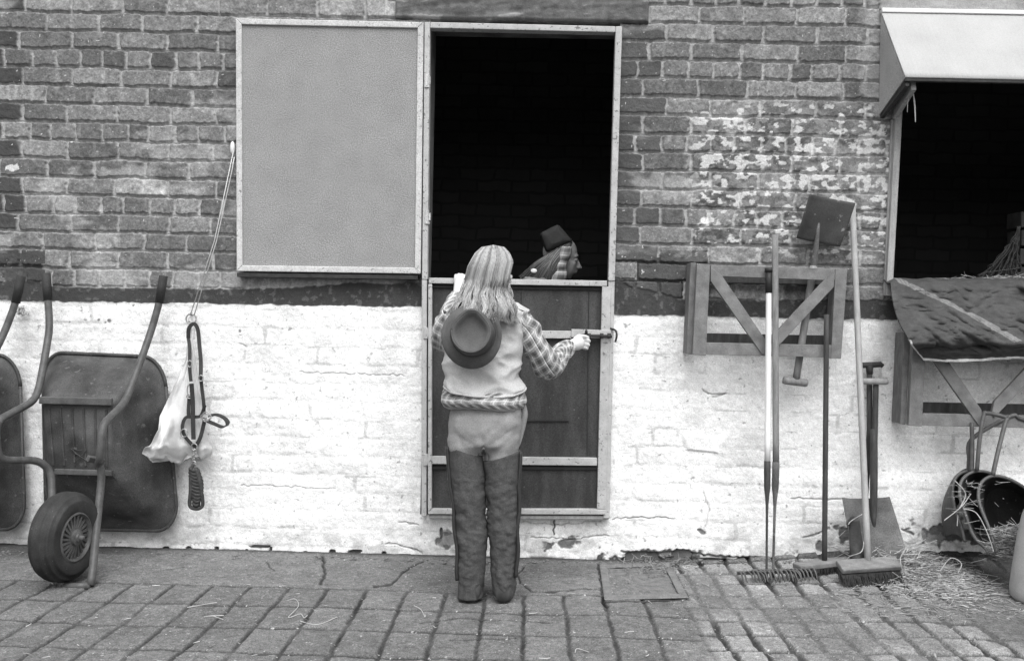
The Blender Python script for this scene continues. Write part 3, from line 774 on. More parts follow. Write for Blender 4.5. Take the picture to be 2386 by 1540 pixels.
b2.location = Vector(barrow.location)+Vector((-.645, .0, .0)); b2.rotation_euler = (0, math.radians(3.0), 0)
for ch in [x for x in S.objects if x.parent == b2 and x.name.startswith('twine_knot')]: bpy.data.objects.remove(ch)

# ------------------------------------------------------------------ tie ring, twine, sack, headcollar, rope
mb = MB(); c = P(446, 743, -.03)
mb.tube([c+Vector((.021*math.cos(t), -.003, .021*math.sin(t))) for t in np.linspace(0, 2*PI, 25)], .0032, 8)
mb.tube([P(446, 730, .0), P(446, 731, -.03)], .006, 8)
mb.tube([P(441, 748, .0), P(441, 749, -.035)], .004, 8)
tag(mb.build('tie_ring', M['metal'], smooth=True), 'small metal tie ring on the whitewashed wall above the hanging headcollar', 'ring')
mb = MB()
mb.tube([P(544, 352, -.064), P(500, 560, -.062), P(443, 736, -.05)], .0021, 6); mb.tube([P(546, 366, -.07), P(540, 400, -.068), P(505, 560, -.064), P(452, 736, -.05)], .0021, 6)
mb.tube(smooth_path([P(443, 736, -.05), P(440, 745, -.05), P(452, 760, -.05), P(452, 790, -.06)]), .0024, 6)
tag(mb.build('baling_twine', M['twine'], smooth=True), 'doubled pale string stretched from the open upper door to the tie ring', 'string')
# sack: crumpled sheet bag
sk = [(438,838,430+20),(418,876,452),(400,905,456),(385,945,462),(370,975,470),(372,1000,478),(352,1030,486),(332,1056,492),(350,1064,496),(372,1072,496),(400,1072,494),(432,1070,494),(450,1058,494),(494,1052,494)]
rows = [(760, 439, 446), (800, 437, 450), (838, 433, 456), (880, 415, 462), (930, 391, 468), (970, 372, 474), (1000, 369, 480), (1030, 352, 488), (1050, 336, 496), (1060, 330, 494), (1068, 352, 470), (1074, 368, 440)]
mb = MB(); rg = []
nr = 70; vs = np.linspace(760, 1074, nr)
xl = np.interp(vs, [r[0] for r in rows], [r[1] for r in rows]); xr = np.interp(vs, [r[0] for r in rows], [r[2] for r in rows])
for i, v in enumerate(vs):
    ring = []; wdt = (xr[i]-xl[i])
    for jx in range(48):
        t = 2*PI*jx/48; ct = math.cos(t); st = math.sin(t)
        u = (xl[i]+xr[i])/2+wdt/2*ct
        dep = .008+.026*ss(790, 1040, v)*(1-.7*ss(1040, 1074, v))
        g_ = ss(780, 900, v)
        cr = (abs(2*float(vn(ct*3.2+1.7, v*.006, 401))-1)-.5)*.034+(abs(2*float(vn(ct*7+v*.01, v*.014, 402))-1)-.5)*.018+(abs(2*float(vn(u*.05, v*.06, 403))-1)-.5)*.012*ss(960, 1040, v)
        y = -.055-dep*(1-st)*.8+(cr*g_ if st < .3 else 0)-.15*ss(425, 370, u)*ss(940, 1000, v)
        vv = v+(7*math.sin(u*.11)+4*math.sin(u*.27+1))*ss(1000, 1070, v)
        ring.append(P(u, vv, float(min(y, -.02))))
    rg.append(ring)
mb.rings(rg); tag(mb.build('feed_sack', M['sack'], smooth=True), 'crumpled white plastic sack hanging behind the headcollar', 'sack')
# headcollar
def Q(c, y=-.135): return P(c[0]*.5, c[1]*.5+623.5, y)
def strap(mb, pts, w_=.015, y=-.135, ref=(0, -1, 0)):
    mb.ribbon(smooth_path([Q(p[:2], p[2] if len(p) > 2 else y) for p in pts], 8), w_, .005, ref)
hc = thing('headcollar', 'dark webbing headcollar hanging from the tie ring over the white sack', 'headcollar', tuple(P(446, 760, -.06)))
mb = MB()
strap(mb, [(878, 330, -.07), (880, 285, -.075), (903, 262, -.08), (922, 290, -.08), (930, 370, -.09), (936, 440, -.11), (935, 515, -.13)])
strap(mb, [(878, 330, -.07), (884, 380, -.09), (884, 470, -.12), (890, 530, -.13)], .013)
mb.build('head_strap', M['strap'], hc, smooth=False)
mb = MB()
strap(mb, [(936, 515), (942, 570), (950, 640), (950, 680)], .013); strap(mb, [(882, 600), (878, 660), (880, 700)], .013)
mb.build('cheek_strap', M['strap'], hc)
mb = MB()
strap(mb, [(955, 640), (935, 690), (895, 695), (865, 700), (850, 740), (862, 785), (900, 830)], .013); strap(mb, [(955, 700), (945, 750), (930, 800), (905, 840)], .015)
strap(mb, [(892, 540), (898, 620), (899, 700), (902, 800)], .017, -.145)
mb.build('nose_strap', M['strap'], hc)
mb = MB()
strap(mb, [(975, 690, -.13), (1010, 685, -.14), (1045, 700, -.16), (1060, 722, -.18), (1040, 742, -.17), (1000, 728, -.15), (970, 715, -.14)], .018, ref=(.35, -.4, .85))
mb.build('throat_strap', M['strap'], hc)
def buck(u, v, a, b, y=-.145):
    mb = MB(); c_ = Q((u, v), y); mb.tube([c_+Vector((a*math.cos(t), 0, b*math.sin(t))) for t in np.linspace(0, 2*PI, 17)], .0024, 6); mb.build('buckle', M['metal'], hc, smooth=True)
buck(884, 448, .009, .013); buck(936, 515, .009, .012); buck(884, 570, .010, .022); buck(884, 600, .012, .008); buck(960, 695, .016, .020); buck(960, 695, .022, .012); buck(858, 770, .014, .016); buck(905, 835, .012, .014); buck(820, 730, .008, .022, -.12)
# lead rope
lr = thing('lead_rope', 'thick dark lead rope coiled in a hank under the headcollar', 'rope', tuple(Q((910, 1000))))
mb = MB(); 
for (u, v, a, b) in ((905, 858, .007, .012), (900, 885, .004, .012), (902, 912, .009, .009)):
    c_ = Q((u, v), -.14); mb.tube([c_+Vector((a*math.cos(t), 0, b*math.sin(t))) for t in np.linspace(0, 2*PI, 17)], .003, 6)
mb.build('clip', M['metal'], lr, smooth=True)
mb = MB(); pts = []
N = 420
for i in range(N):
    t = i/(N-1); ph = t*2*PI*11
    cx_ = 903+t*10+(10*math.sin(t*3)); hw = .010+.012*math.sin(PI*min(1, t*1.15))**.6
    c_ = Q((cx_, 935+t*175), -.14)
    pts.append(c_+Vector((hw*math.cos(ph), -.012*math.sin(ph)-.004, .006*math.cos(ph*2+1))))
mb.tube(pts, .0075, 8)
c0 = Q((903, 930), -.14); mb.tube(smooth_path([Q((902, 915), -.14), Q((890, 950), -.15), Q((888, 1040), -.155), Q((884, 1105), -.15), Q((905, 1122), -.15), Q((935, 1118), -.15), Q((945, 1090), -.15), Q((930, 1000), -.155), Q((912, 940), -.15)]), .0075, 8)
mb.build('rope_hank', M['rope'], lr, smooth=True)
# old ring with frayed cord at the left
fc = MB()
for i in range(16):
    a = P(49+random.uniform(-8, 8), 728+random.uniform(-14, 14), -.03); pts = [a]
    for q_ in range(4): pts.append(pts[-1]+Vector((random.uniform(-.014, .014), random.uniform(-.008, .004), random.uniform(-.014, .014))))
    fc.tube(smooth_path(pts, 4), .0022, 5)
tag(fc.build('frayed_cord', M['twine'], smooth=True), 'tangle of pale frayed cord tied on the wall near the left barrow grip', 'cord')

# ------------------------------------------------------------------ wooden racks
def make_rack():
    root = thing('wall_rack', 'wooden folding wall rack with crossed braces behind the rakes', 'rack', tuple(P(1790, 830, -.08)), 'timber wall racks')
    yf_, yb = -.150, -.045; t = .022
    mb = MB(); mb.prism([P(1656, 618, yf_), P(1946, 626, yf_), P(1946, 654, yf_), P(1656, 643, yf_)], (0, t, 0)); mb.build('rail', M['rackwood'], root, bevel=.002)
    mb = MB(); mb.prism([P(1646, 798, yf_), P(1939, 804, yf_), P(1938, 833, yf_), P(1644, 826, yf_)], (0, t, 0)); mb.build('rail', M['rackwood'], root, bevel=.002)
    mb = MB(); mb.prism([P(1624, 614, yf_-.003), P(1655, 616, yf_-.003), P(1645, 828, yf_-.003), P(1614, 826, yf_-.003)], (0, t+.006, 0)); mb.build('stile', M['rackwood'], root, bevel=.002)
    mb = MB(); mb.prism([P(1947, 626, yf_-.003), P(1975, 627, yf_-.003), P(1960, 836, yf_-.003), P(1936, 835, yf_-.003)], (0, t+.006, 0)); mb.build('stile', M['rackwood'], root, bevel=.002)
    mb = MB(); mb.prism([P(1656, 622, yf_-.006), P(1682, 642, yf_-.006), P(1783, 790, yf_-.006), P(1783, 826, yf_-.006), P(1776, 826, yf_-.006), P(1656, 655, yf_-.006)], (0, .018, 0)); mb.build('brace', M['rackwood'], root, bevel=.002)
    mb = MB(); mb.prism([P(1944, 628, yf_-.006), P(1944, 668, yf_-.006), P(1812, 808, yf_-.006), P(1806, 798, yf_-.006), P(1812, 770, yf_-.006)], (0, .018, 0)); mb.build('brace', M['rackwood'], root, bevel=.002)
    # back frame fixed to the wall, end boards between
    mb = MB(); mb.prism([P(1636, 634, yb), P(1950, 640, yb), P(1950, 664, yb), P(1636, 658, yb)], (0, .022, 0)); mb.build('back_rail', M['darkwood'], root, bevel=.002)
    mb = MB(); mb.prism([P(1636, 776, yb), P(1945, 782, yb), P(1945, 806, yb), P(1636, 800, yb)], (0, .022, 0)); mb.build('back_rail', M['darkwood'], root, bevel=.002)
    mb = MB(); mb.prism([P(1609, 612, yf_+.04), P(1623, 613, yf_+.035), P(1612, 826, yf_+.035), P(1600, 824, yf_+.04)], (0, .10, 0)); mb.build('end_board', M['rackwood'], root, bevel=.002)
    mb = MB(); mb.prism([P(1950, 636, yf_+.02), P(1968, 637, yf_+.02), P(1952, 830, yf_+.02), P(1938, 830, yf_+.02)], (0, .10, 0)); mb.build('end_board', M['rackwood'], root, bevel=.002)
    return root
rack = make_rack()
rk2 = copy_tree(rack); rk2['label'] = 'wooden wall rack with crossed braces under the draped dark rug'
rk2.location = Vector(rack.location)+(P(2117+32, 993, -.15)-P(1614+32, 828, -.15))
rk2.rotation_euler = (0, 0, 0)

# ------------------------------------------------------------------ tools
def lerp_pts(a, b, n): return [a.lerp(b, i/(n-1)) for i in range(n)]
# the yard's shared frame: rakes
def rake(uh, top, gripb, gripe, sockt, sockb, foot, r, mats, label, headu, wood):
    g0 = G(*foot)
    root = thing('rake', label, 'rake', tuple(g0), 'rakes leaning on the wall rack')
    yt, yg = -.175, g0.y
    vt, vb = top[1], foot[1]
    def at(u, v):
        t = (v-vt)/(vb-vt); return P(u, v, yt*(1-t)+yg*t)
    mb = MB(); mb.tube(lerp_pts(at(*top), at(*sockt), 12), r, 12); sh = mb.build('shaft', mats[0], root, smooth=True)
    if gripe:
        mb = MB(); mb.tube([at(top[0], top[1]), at(gripe[0], gripe[1])], r*1.15, 12); mb.tube([at(top[0], top[1]-1), at(top[0], top[1]+8)], r*1.5, 12); mb.build('grip', M['black'], sh, smooth=True)
    mb = MB(); n = 14; pts = lerp_pts(at(*sockt), at(*foot), n)
    mb.tube(pts, [r*1.12, r*1.12, r*1.1, r*1.05, r*.7, r*.5, r*.42, r*.42, r*.4, r*.4, r*.4, r*.4, r*.4, r*.4], 12)
    mb.build('socket', M['darkwood'] if not wood else mats[1], root, smooth=True)
    mb = MB(); a = G(headu[0], headu[1])+Vector((0, 0, .03)); b = G(headu[2], headu[3])+Vector((0, 0, .03))
    mb.beam(a, b, .016, .012, ref=(0, 0, 1)); hd_ = mb.build('head', M['bframe'], root, bevel=.002)
    nt = 15; mb = MB()
    for i in range(nt):
        p = a.lerp(b, (i+.3)/nt)
        jx, jz = random.uniform(-.005, .005), random.uniform(-.004, .004); mb.tube(smooth_path([p, p+Vector((.004, -.016, .006+jz)), p+Vector((.010+jx, -.034, -.002+jz)), p+Vector((.015+jx, -.048, -.026))], 4), [.0042, .004, .0036, .002], 6)
    mb.build('tines', M['bframe'], root, smooth=True)
    return root
rake(0, (1792, 626), 0, (1791, 683), (1788, 1074), 0, (1786, 1346), .0118, (M['white'], M['iron']), 'rake with white shaft and black grip leaning on the rack', (1716, 1352, 1858, 1349), False)
rake(0, (1806, 548), 0, None, (1808, 1076), 0, (1801, 1344), .0128, (M['wood'], M['blade2']), 'rake with bare brown wooden shaft beside the white one', (1752, 1348, 1894, 1345), True)

# brooms
def broom(label, top, foot, head4, r, mt, yt, headm, tilt, zb):
    h0 = G(*head4[0]); h1 = G(*head4[1])
    root = thing('broom', label, 'broom', tuple((h0+h1)/2), 'yard brooms leaning on the wall')
    hm = (h0+h1)/2; hd = h1-h0; L = hd.length; hd.normalize(); sd_ = Vector((-hd.y, hd.x, 0)); 
    fz = hm.z+.075
    mb = MB(); a = h0+Vector((0, .02, zb)); b = h1+Vector((0, .02, zb)); tv = Vector((0, -math.sin(tilt)*0-1, -tilt)).normalized()
    mb.beam(a, b, .062, .022, ref=Vector((0, 0, 1)) if tilt == 0 else Vector((0, -tilt, 1)).normalized()); hb_ = mb.build('head', headm, root, bevel=.005)
    mb = MB(); nrm = Vector((0, -.75, -.7)).normalized() if tilt else Vector((0, 0, -1))
    for i in range(int(L/.0032)):
        for kk in range(5):
            p = a.lerp(b, (i+random.random())/(L/.0032)); base = p+Vector((0, -.030+kk*.014, -.008-.004*(4-kk)*(tilt > 0)))
            e = base+nrm*random.uniform(.045, .058)+Vector((random.uniform(-.009, .009), random.uniform(-.008, .008), 0))
            e.z = max(e.z, float(gz(e.x, e.y))+.002)
            mb.tube([base, base.lerp(e, .5), e], [.0017, .0016, .0012], 4, cap=False)
    mb.build('bristles', M['bristle'], root)
    pf = P(foot[0], foot[1], hm.y+.03); pt = P(top[0], top[1], yt)
    mb = MB(); mb.tube(lerp_pts(pt, pf, 10), r, 14); mb.build('handle', mt, root, smooth=True)
    return root
broom('yard broom with long pale wooden handle and dark bristles in the straw', (1986, 478), (2023, 1322), ((1958, 1362), (2098, 1352)), .0125, M['palewood'], -.03, M['rackwood'], .5, .062)
broom('broom with dark handle, its head low behind the rake tines', (1926, 733), (1921, 1312), ((1858, 1345), (1985, 1330)), .0105, M['darkwood'], -.17, M['rackwood'], 0, .036)

# shovels
def shovel_blade(q, bow, m, root, n=16):
    """q: four corners tl tr br bl; dished plate with raised side lips"""
    uu = np.linspace(0, 1, n); A, B = np.meshgrid(uu, uu)
    xs_ = [(q[0][i]*(1-A)+q[1][i]*A)*(1-B)+(q[3][i]*(1-A)+q[2][i]*A)*B for i in range(3)]
    nrm = (q[1]-q[0]).cross(q[3]-q[0]).normalized()
    if nrm.y > 0: nrm = -nrm
    hgt = bow*(np.abs(2*A-1)**3)+.004*np.sin(B*PI)
    mb = MB(); vs = []
    for i in range(n):
        for j_ in range(n):
            p = Vector((xs_[0][i, j_], xs_[1][i, j_], xs_[2][i, j_]))+nrm*float(hgt[i, j_]); vs.append(p)
    mb.add(vs, [(i*n+j_, i*n+j_+1, (i+1)*n+j_+1, (i+1)*n+j_) for i in range(n-1) for j_ in range(n-1)])
    o = mb.build('blade', m, root, smooth=True); s_ = o.modifiers.new('t', 'SOLIDIFY'); s_.thickness = .004
    b_ = o.modifiers.new('b', 'BEVEL'); b_.width = .003; b_.segments = 1
    return o
g_sh = 'shovels kept against the stable wall'
s1 = thing('shovel', 'square bladed shovel hung upside down behind the left rack', 'shovel', tuple(P(1853, 890, -.1)), g_sh)
shovel_blade([P(1883, 453, -.085), P(1991, 474, -.085), P(1955, 576, -.075), P(1852, 555, -.075)], .016, M['blade'], s1)
mb = MB(); mb.tube(lerp_pts(P(1908, 520, -.085), P(1893, 650, -.085), 6), [.004, .009, .0125, .0125, .0125], 12); mb.build('socket', M['blade2'], s1, smooth=True)
mb = MB(); mb.tube(lerp_pts(P(1896, 620, -.085), P(1855, 884, -.10), 8), .0150, 12, flat=1); mb.build('shaft', M['wood'], s1, smooth=True)
mb = MB(); mb.tube([P(1825, 885, -.10), P(1830, 886, -.10), P(1877, 892, -.10), P(1881, 892.5, -.10)], [.014, .0165, .0165, .014], 12); mb.build('t_handle', M['wood'], s1, smooth=True)

s2 = thing('shovel', 'wide square shovel standing blade down in the straw, wooden crossbar handle', 'shovel', tuple(G(2040, 1310)), g_sh)
shovel_blade([P(1958, 1162, -.12), P(2070, 1160, -.12), P(2112, 1300, -.24), P(1985, 1318, -.24)], .018, M['blade2'], s2)
mb = MB(); mb.tube(lerp_pts(P(2036, 1000, -.11), P(2036, 1240, -.18), 8), [.0145, .0155, .0155, .014, .006], 12); mb.build('socket', M['darkwood'], s2, smooth=True)
mb = MB(); mb.tube(lerp_pts(P(2041, 890, -.07), P(2037, 1080, -.13), 6), .0115, 12); mb.build('shaft', M['darkwood'], s2, smooth=True)
mb = MB(); mb.tube([P(2008, 888, -.085), P(2012, 888, -.085), P(2066, 889, -.085), P(2069, 889, -.085)], [.011, .0128, .0128, .010], 12); mb.build('t_handle', M['palewood'], s2, smooth=True)
s3 = thing('shovel', 'narrow dark shovel with iron topped handle standing behind the wide one', 'shovel', tuple(G(1990, 1310)), g_sh)
mb = MB(); mb.tube([P(2026, 856, -.045), P(2026, 1000, -.06), P(2014, 1200, -.11)], .0115, 12); mb.build('shaft', M['darkwood'], s3, smooth=True)
mb = MB(); mb.tube([P(2004, 853, -.045), P(2010, 851, -.045), P(2052, 849, -.045), P(2057, 853, -.045)], [.008, .012, .012, .009], 10); mb.tube([P(2026, 852, -.045), P(2026, 872, -.046)], [.016, .013], 10); mb.build('t_handle', M['iron'], s3, smooth=True)
mb = MB(); rg = []
for i in range(14):
    t = i/13; c_ = P(1980+14*t, 1212, -.19).lerp(P(1992+13*t, 1322, -.34), 0)
    a0 = P(1990, 1212, -.17); a1 = P(2000, 1322, -.33); th = -PI*.55+PI*1.1*t
    off = Vector((.026*math.sin(th), -.026*math.cos(th), 0))
    rg.append([a0+off*.8, a0.lerp(a1, .5)+off, a1+off*1.1])
vs = [p for r in rg for p in r]
mb.add(vs, [(i*3+j_, i*3+j_+1, i*3+4+j_, i*3+3+j_) for i in range(13) for j_ in range(2)])
o = mb.build('blade', M['iron'], s3, smooth=True); s_ = o.modifiers.new('t', 'SOLIDIFY'); s_.thickness = .004
mb = MB(); mb.tube(smooth_path([P(1994, 1200, -.13), P(1980, 1212, -.2), P(1976, 1222, -.22)]), .006, 8); mb.build('socket', M['iron'], s3, smooth=True)

# ------------------------------------------------------------------ manure scoops
def c8(a, b, y): return P(a*.5252+1954.6, b*.5252+623.5, y)
def scoop(label, rim, back, handle, hb, ystraw):
    root = thing('manure_scoop', label, 'scoop', tuple(rim[0]), 'tubular handled manure scoops')
    A = smooth_path(rim, 6); B = smooth_path(back, 6)
    n = len(A); mb = MB(); vs = []
    for t in np.linspace(0, 1, 9):
        for i in range(n):
            p = A[i].lerp(B[i], float(t)); vs.append(p+Vector((0, -.03*math.sin(PI*t)*.3, .02*math.sin(PI*t))))
    cb = (B[0]+B[-1])/2
    vs += [cb.lerp(B[i], .02) for i in range(n)]
    mb.add(vs, [(r*n+i, r*n+i+1, (r+1)*n+i+1, (r+1)*n+i) for r in range(9) for i in range(n-1)])
    o = mb.build('pan', M['blade'], root, smooth=True); s_ = o.modifiers.new('t', 'SOLIDIFY'); s_.thickness = .004
    mb = MB(); mb.tube(A, .0065, 8); mb.build('rim', M['bframe'], root, smooth=True)
    mb = MB(); mb.tube(smooth_path(handle, 5), .0085, 10)
    mb.build('handle', M['bframe'], root, smooth=True)
    return root
yy = -.20
scoop('front manure scoop, mouth open to the right, at the wall under the right rack',
      [c8(700, 1262, -.42), c8(668, 1160, -.37), c8(622, 1040, -.32), c8(628, 962, -.29), c8(678, 925, -.28), c8(750, 935, -.27), c8(835, 985, -.27), c8(900, 1060, -.28), c8(930, 1200, -.3)],
      [c8(640, 1230, -.12), c8(630, 1160, -.10), c8(640, 1060, -.07), c8(660, 1010, -.05), c8(700, 985, -.05), c8(760, 990, -.05), c8(820, 1030, -.05), c8(850, 1090, -.05), c8(860, 1190, -.05)],
      [c8(683, 920, -.28), c8(705, 820, -.25), c8(738, 690, -.21), c8(745, 668, -.20), c8(700, 652, -.19), c8(655, 645, -.19), c8(642, 655, -.19), c8(625, 760, -.21), c8(612, 900, -.22)], 0, 0)
scoop('middle manure scoop between the front one and the wall',
      [c8(662, 1272, -.40), c8(650, 1245, -.37), c8(598, 1190, -.34), c8(560, 1090, -.30), c8(537, 1010, -.26), c8(545, 945, -.23), c8(590, 908, -.21), c8(650, 905, -.2), c8(700, 930, -.2)],
      [c8(600, 1230, -.12), c8(590, 1190, -.1), c8(570, 1120, -.08), c8(560, 1040, -.06), c8(566, 1000, -.05), c8(585, 960, -.05), c8(610, 945, -.05), c8(650, 940, -.05), c8(690, 950, -.05)],
      [c8(590, 905, -.2), c8(592, 800, -.18), c8(590, 715, -.17), c8(590, 690, -.16)], 0, 0)
scoop('rearmost manure scoop showing its dark rounded left flank',
      [c8(560, 1215, -.30), c8(545, 1150, -.27), c8(520, 1080, -.24), c8(505, 1010, -.21), c8(510, 950, -.19), c8(535, 915, -.17), c8(575, 902, -.16), c8(610, 905, -.15)],
      [c8(470, 1195, -.16), c8(462, 1150, -.14), c8(455, 1110, -.12), c8(458, 1060, -.1), c8(470, 1010, -.08), c8(495, 960, -.07), c8(540, 920, -.06), c8(580, 920, -.05)],
      [c8(575, 905, -.16), c8(578, 850, -.16), c8(590, 760, -.15), c8(760, 660, -.15), c8(800, 668, -.15), c8(860, 690, -.15)], 0, 0)

# ------------------------------------------------------------------ rug over the window sill
nx, nz = 220, 150
A, B = np.meshgrid(np.linspace(0, 1, nx), np.linspace(0, 1, nz))
top_u = 2074+A*430; top_v = 660-6*np.sin(A*4)*0-4*A+0*A
Lb_u = 2152+A*360
lv = 840+0*A+4*np.sin(A*7)-2*A
u_ = top_u*(1-B)+Lb_u*B-22*np.sin(B*PI)*(1-A)*.9
v_ = top_v*(1-B)+lv*B
def crs(a_, f1_, f2_, sd_):      # long creases running along direction a_
    s0 = u_*math.cos(a_)+v_*math.sin(a_); t0 = -u_*math.sin(a_)+v_*math.cos(a_)
    return 1-np.abs(2*fbm(s0*f1_, t0*f2_, sd_, 2)-1)
fold = .050*(vn(u_*.010+v_*.02, v_*.016-u_*.008, 501)-.5)+.030*crs(.55, .008, .045, 505)*vn(u_*.02, v_*.02, 508)+.020*crs(-.5, .012, .05, 506)*vn(u_*.02, v_*.02, 509)+.010*crs(.1, .02, .08, 507)
fold = 1.4*fold*ss(0, .1, B)*(1-.6*ss(.86, .97, B))
lap = .040*(1-ss(798, 806, v_+4*np.sin(u_*.05)-(u_ < 2180)*6))
Y = -.045-.14*ss(660, 790, v_)**.8-fold-lap
# roll over the sill at the top
roll_ = ss(0, .10, B)
sx = np.abs(u_-(2108+(v_-662)*1.95-30*np.sin((v_-662)/130.*PI)*-.35))
stripe = (sx < 11)*(v_ < 797)
bind = (v_ > lv-7)
colr = .062*(.75+.5*fbm(u_*.02, v_*.02, 504, 4)); colr = np.where(stripe > 0, .17, colr); colr = np.where((sx > 3.5) & (sx < 5) & (v_ < 797), .09, colr); colr = np.where(bind | ((B > .72) & (A < .012)), .62, colr)
qx = np.zeros_like(u_); qy = Y; qz = np.zeros_like(u_)
RMi = RM
dx_ = (u_-1193)/F; dy_ = -(v_-770)/F
wxd = RMi[0, 0]*dx_+RMi[0, 1]*dy_-RMi[0, 2]; wyd = RMi[1, 0]*dx_+RMi[1, 1]*dy_-RMi[1, 2]; wzd = RMi[2, 0]*dx_+RMi[2, 1]*dy_-RMi[2, 2]
tt = (Y-CAM.y)/wyd; RX = CAM.x+wxd*tt; RZ = CAM.z+wzd*tt
# extra rows going back into the window
back = 14
RXb = np.repeat(RX[:1], back, 0); bt = np.linspace(1, 0, back, endpoint=False)[:, None]
RYb = Y[:1]+.25*bt+0*RXb; RZb = RZ[:1]+.012*np.sin(np.clip(bt*2, 0, 1)*PI/2)+.02*(vn(RXb*20, RYb*20, 510)-.5)+0*RXb; cbk = np.repeat(colr[:1], back, 0)
rug = grid('horse_rug', np.vstack([RXb, RX]), np.vstack([RYb, Y]), np.vstack([RZb, RZ]), np.vstack([cbk, colr]), M['rug'])
s_ = rug.modifiers.new('t', 'SOLIDIFY'); s_.thickness = .006
tag(rug, 'dark quilted horse rug with pale stripe and white edging over the sill', 'rug')

# hay net hanging inside the window
hn = MB()
top = P(2372, 520, .16); 
for i in range(20):
    a0 = i/19
    for sgn in (1, -1):
        pts = []
        for k_ in range(14):
            t = k_/13
            u = 2386-12-(118*t**1.3)*((a0+sgn*t*.35) % 1.0)-2*math.sin(t*9+i); v = 528+140*t
            pts.append(P(u+random.uniform(-2, 2), v, .13+.05*math.sin(i*1.7+t*3)))
        hn.tube(smooth_path(pts, 2), .0024, 4)
tag(hn.build('hay_net', M['rope'], smooth=True), 'dark sagging hay net inside the right window', 'hay net')
st = MB()
def wisp(mb, p, L, r, c=None, up=.3, kink=.25):
    a = random.uniform(0, 2*PI); d_ = Vector((math.cos(a), math.sin(a)*.8, random.uniform(-.05, up))).normalized()
    pts = [p]; 
    for k_ in range(4):
        d_ = (d_+Vector((random.uniform(-kink, kink), random.uniform(-kink, kink), random.uniform(-kink, kink)*.5))).normalized()
        q_ = pts[-1]+d_*L/4; q_.z = max(q_.z, p.z-.004); pts.append(q_)
    mb.tube(pts, [r, r, r*.7], 4, c=c if c is not None else random.uniform(.2, .55), cap=False)
for i in range(60):
    wisp(st, P(2330+random.gauss(0, 38), 655+random.uniform(-2, 3), .03+random.uniform(-.06, .05))+Vector((0, 0, .012)), random.uniform(.02, .07), .0012)
for i in range(12): wisp(st, P(2210+random.uniform(-20, 30), 657, 0)+Vector((0, 0, .014)), random.uniform(.02, .05), .0012)
tag(st.build('hay', M['straw'], attrs=True), 'loose hay strewn on top of the rug at the window sill', 'hay', kind='stuff')

# ------------------------------------------------------------------ straw on the yard
st = MB()
def gpt(u, v, dz=.0):
    p = G(u, v); return p+Vector((0, 0, dz+.002))
for i in range(2100):      # heap in front of the shovels
    u = random.gauss(2150, 62); v = 1345+random.gauss(0, 20)+(u-2150)*.13
    if v < 1285: continue
    hh = .05*math.exp(-((u-2130)/70)**2-((v-1325)/26)**2)
    wisp(st, gpt(u, v, random.uniform(0, hh)), random.uniform(.02, .085), random.choice((.0010, .0014, .0018)), random.uniform(.14, .46), .25)
for i in range(260): wisp(st, gpt(random.gauss(2060, 45), 1318+random.gauss(0, 14), random.uniform(.02, .12)*math.exp(-random.random())), random.uniform(.03, .08), .0013, random.uniform(.25, .5), .5)
for i in range(420): wisp(st, gpt(random.uniform(1950, 2386), random.uniform(1375, 1450)-random.random()*20), random.uniform(.015, .07), .0011, random.uniform(.15, .38), .05)
for i in range(420): wisp(st, P(2338+random.uniform(-22, 48), 1262+random.uniform(-34, 36), -.3-random.uniform(0, .12)), random.uniform(.03, .09), .0012, random.uniform(.12, .38), .3)
for i in range(150): wisp(st, gpt(random.gauss(1530, 45), 1325+random.gauss(0, 14), random.uniform(0, .02)), random.uniform(.015, .05), .0014, random.uniform(.1, .26), .5)
for i in range(70): wisp(st, gpt(random.uniform(0, 2386), random.uniform(1350, 1535)), random.uniform(.01, .035), .0012, random.uniform(.3, .55), .02)
for pts in ([(436,1418),(470,1412),(505,1406)], [(475,1440),(498,1437),(522,1437)], [(495,1437),(520,1446)], [(670,1402),(688,1398),(695,1415),(672,1441),(700,1433),(708,1442),(716,1436)], [(700,1450),(740,1458),(785,1440)], [(1340,1523),(1345,1514),(1372,1522)], [(965,1414),(980,1422),(990,1440)]):
    st.tube(smooth_path([gpt(u, v, .003) for u, v in pts], 5), .0013, 5, c=.42)
for pts in ([(1968,1340,-.3),(1975,1300,-.34),(2008,1284,-.36),(2013,1248,-.3)], [(2010,1197,-.22),(1985,1212,-.26),(1976,1222,-.27)], [(2112,1275,-.3),(2098,1300,-.4),(2103,1330,-.42)], [(2108,1335,-.42),(2108,1315,-.42),(2120,1303,-.42),(2140,1308,-.42)], [(2190,1330,-.35),(2215,1300,-.3),(2240,1312,-.32),(2232,1335,-.38)], [(2200,1212,-.43),(2240,1180,-.40),(2262,1150,-.36)], [(2225,1120,-.36),(2250,1150,-.38),(2235,1185,-.4)], [(2230,1225,-.38),(2232,1200,-.38)], [(2245,1185,-.4),(2275,1195,-.42),(2300,1240,-.45),(2315,1285,-.46)]):
    st.tube(smooth_path([P(u, v, y) for u, v, y in pts], 5), .0019, 5, c=.34)
for i in range(40): wisp(st, P(2255+random.gauss(0, 22), 1160+random.gauss(0, 30), -.38), random.uniform(.02, .06), .0009, random.uniform(.15, .4), .3)
for i in range(6): wisp(st, P(2330+random.gauss(0, 14), 1120+random.gauss(0, 22), -.33), random.uniform(.02, .05), .0009, random.uniform(.15, .4), .3)
tag(st.build('straw', M['straw'], attrs=True), 'loose straw heaped by the shovels and scattered over the setts', 'straw', kind='stuff')
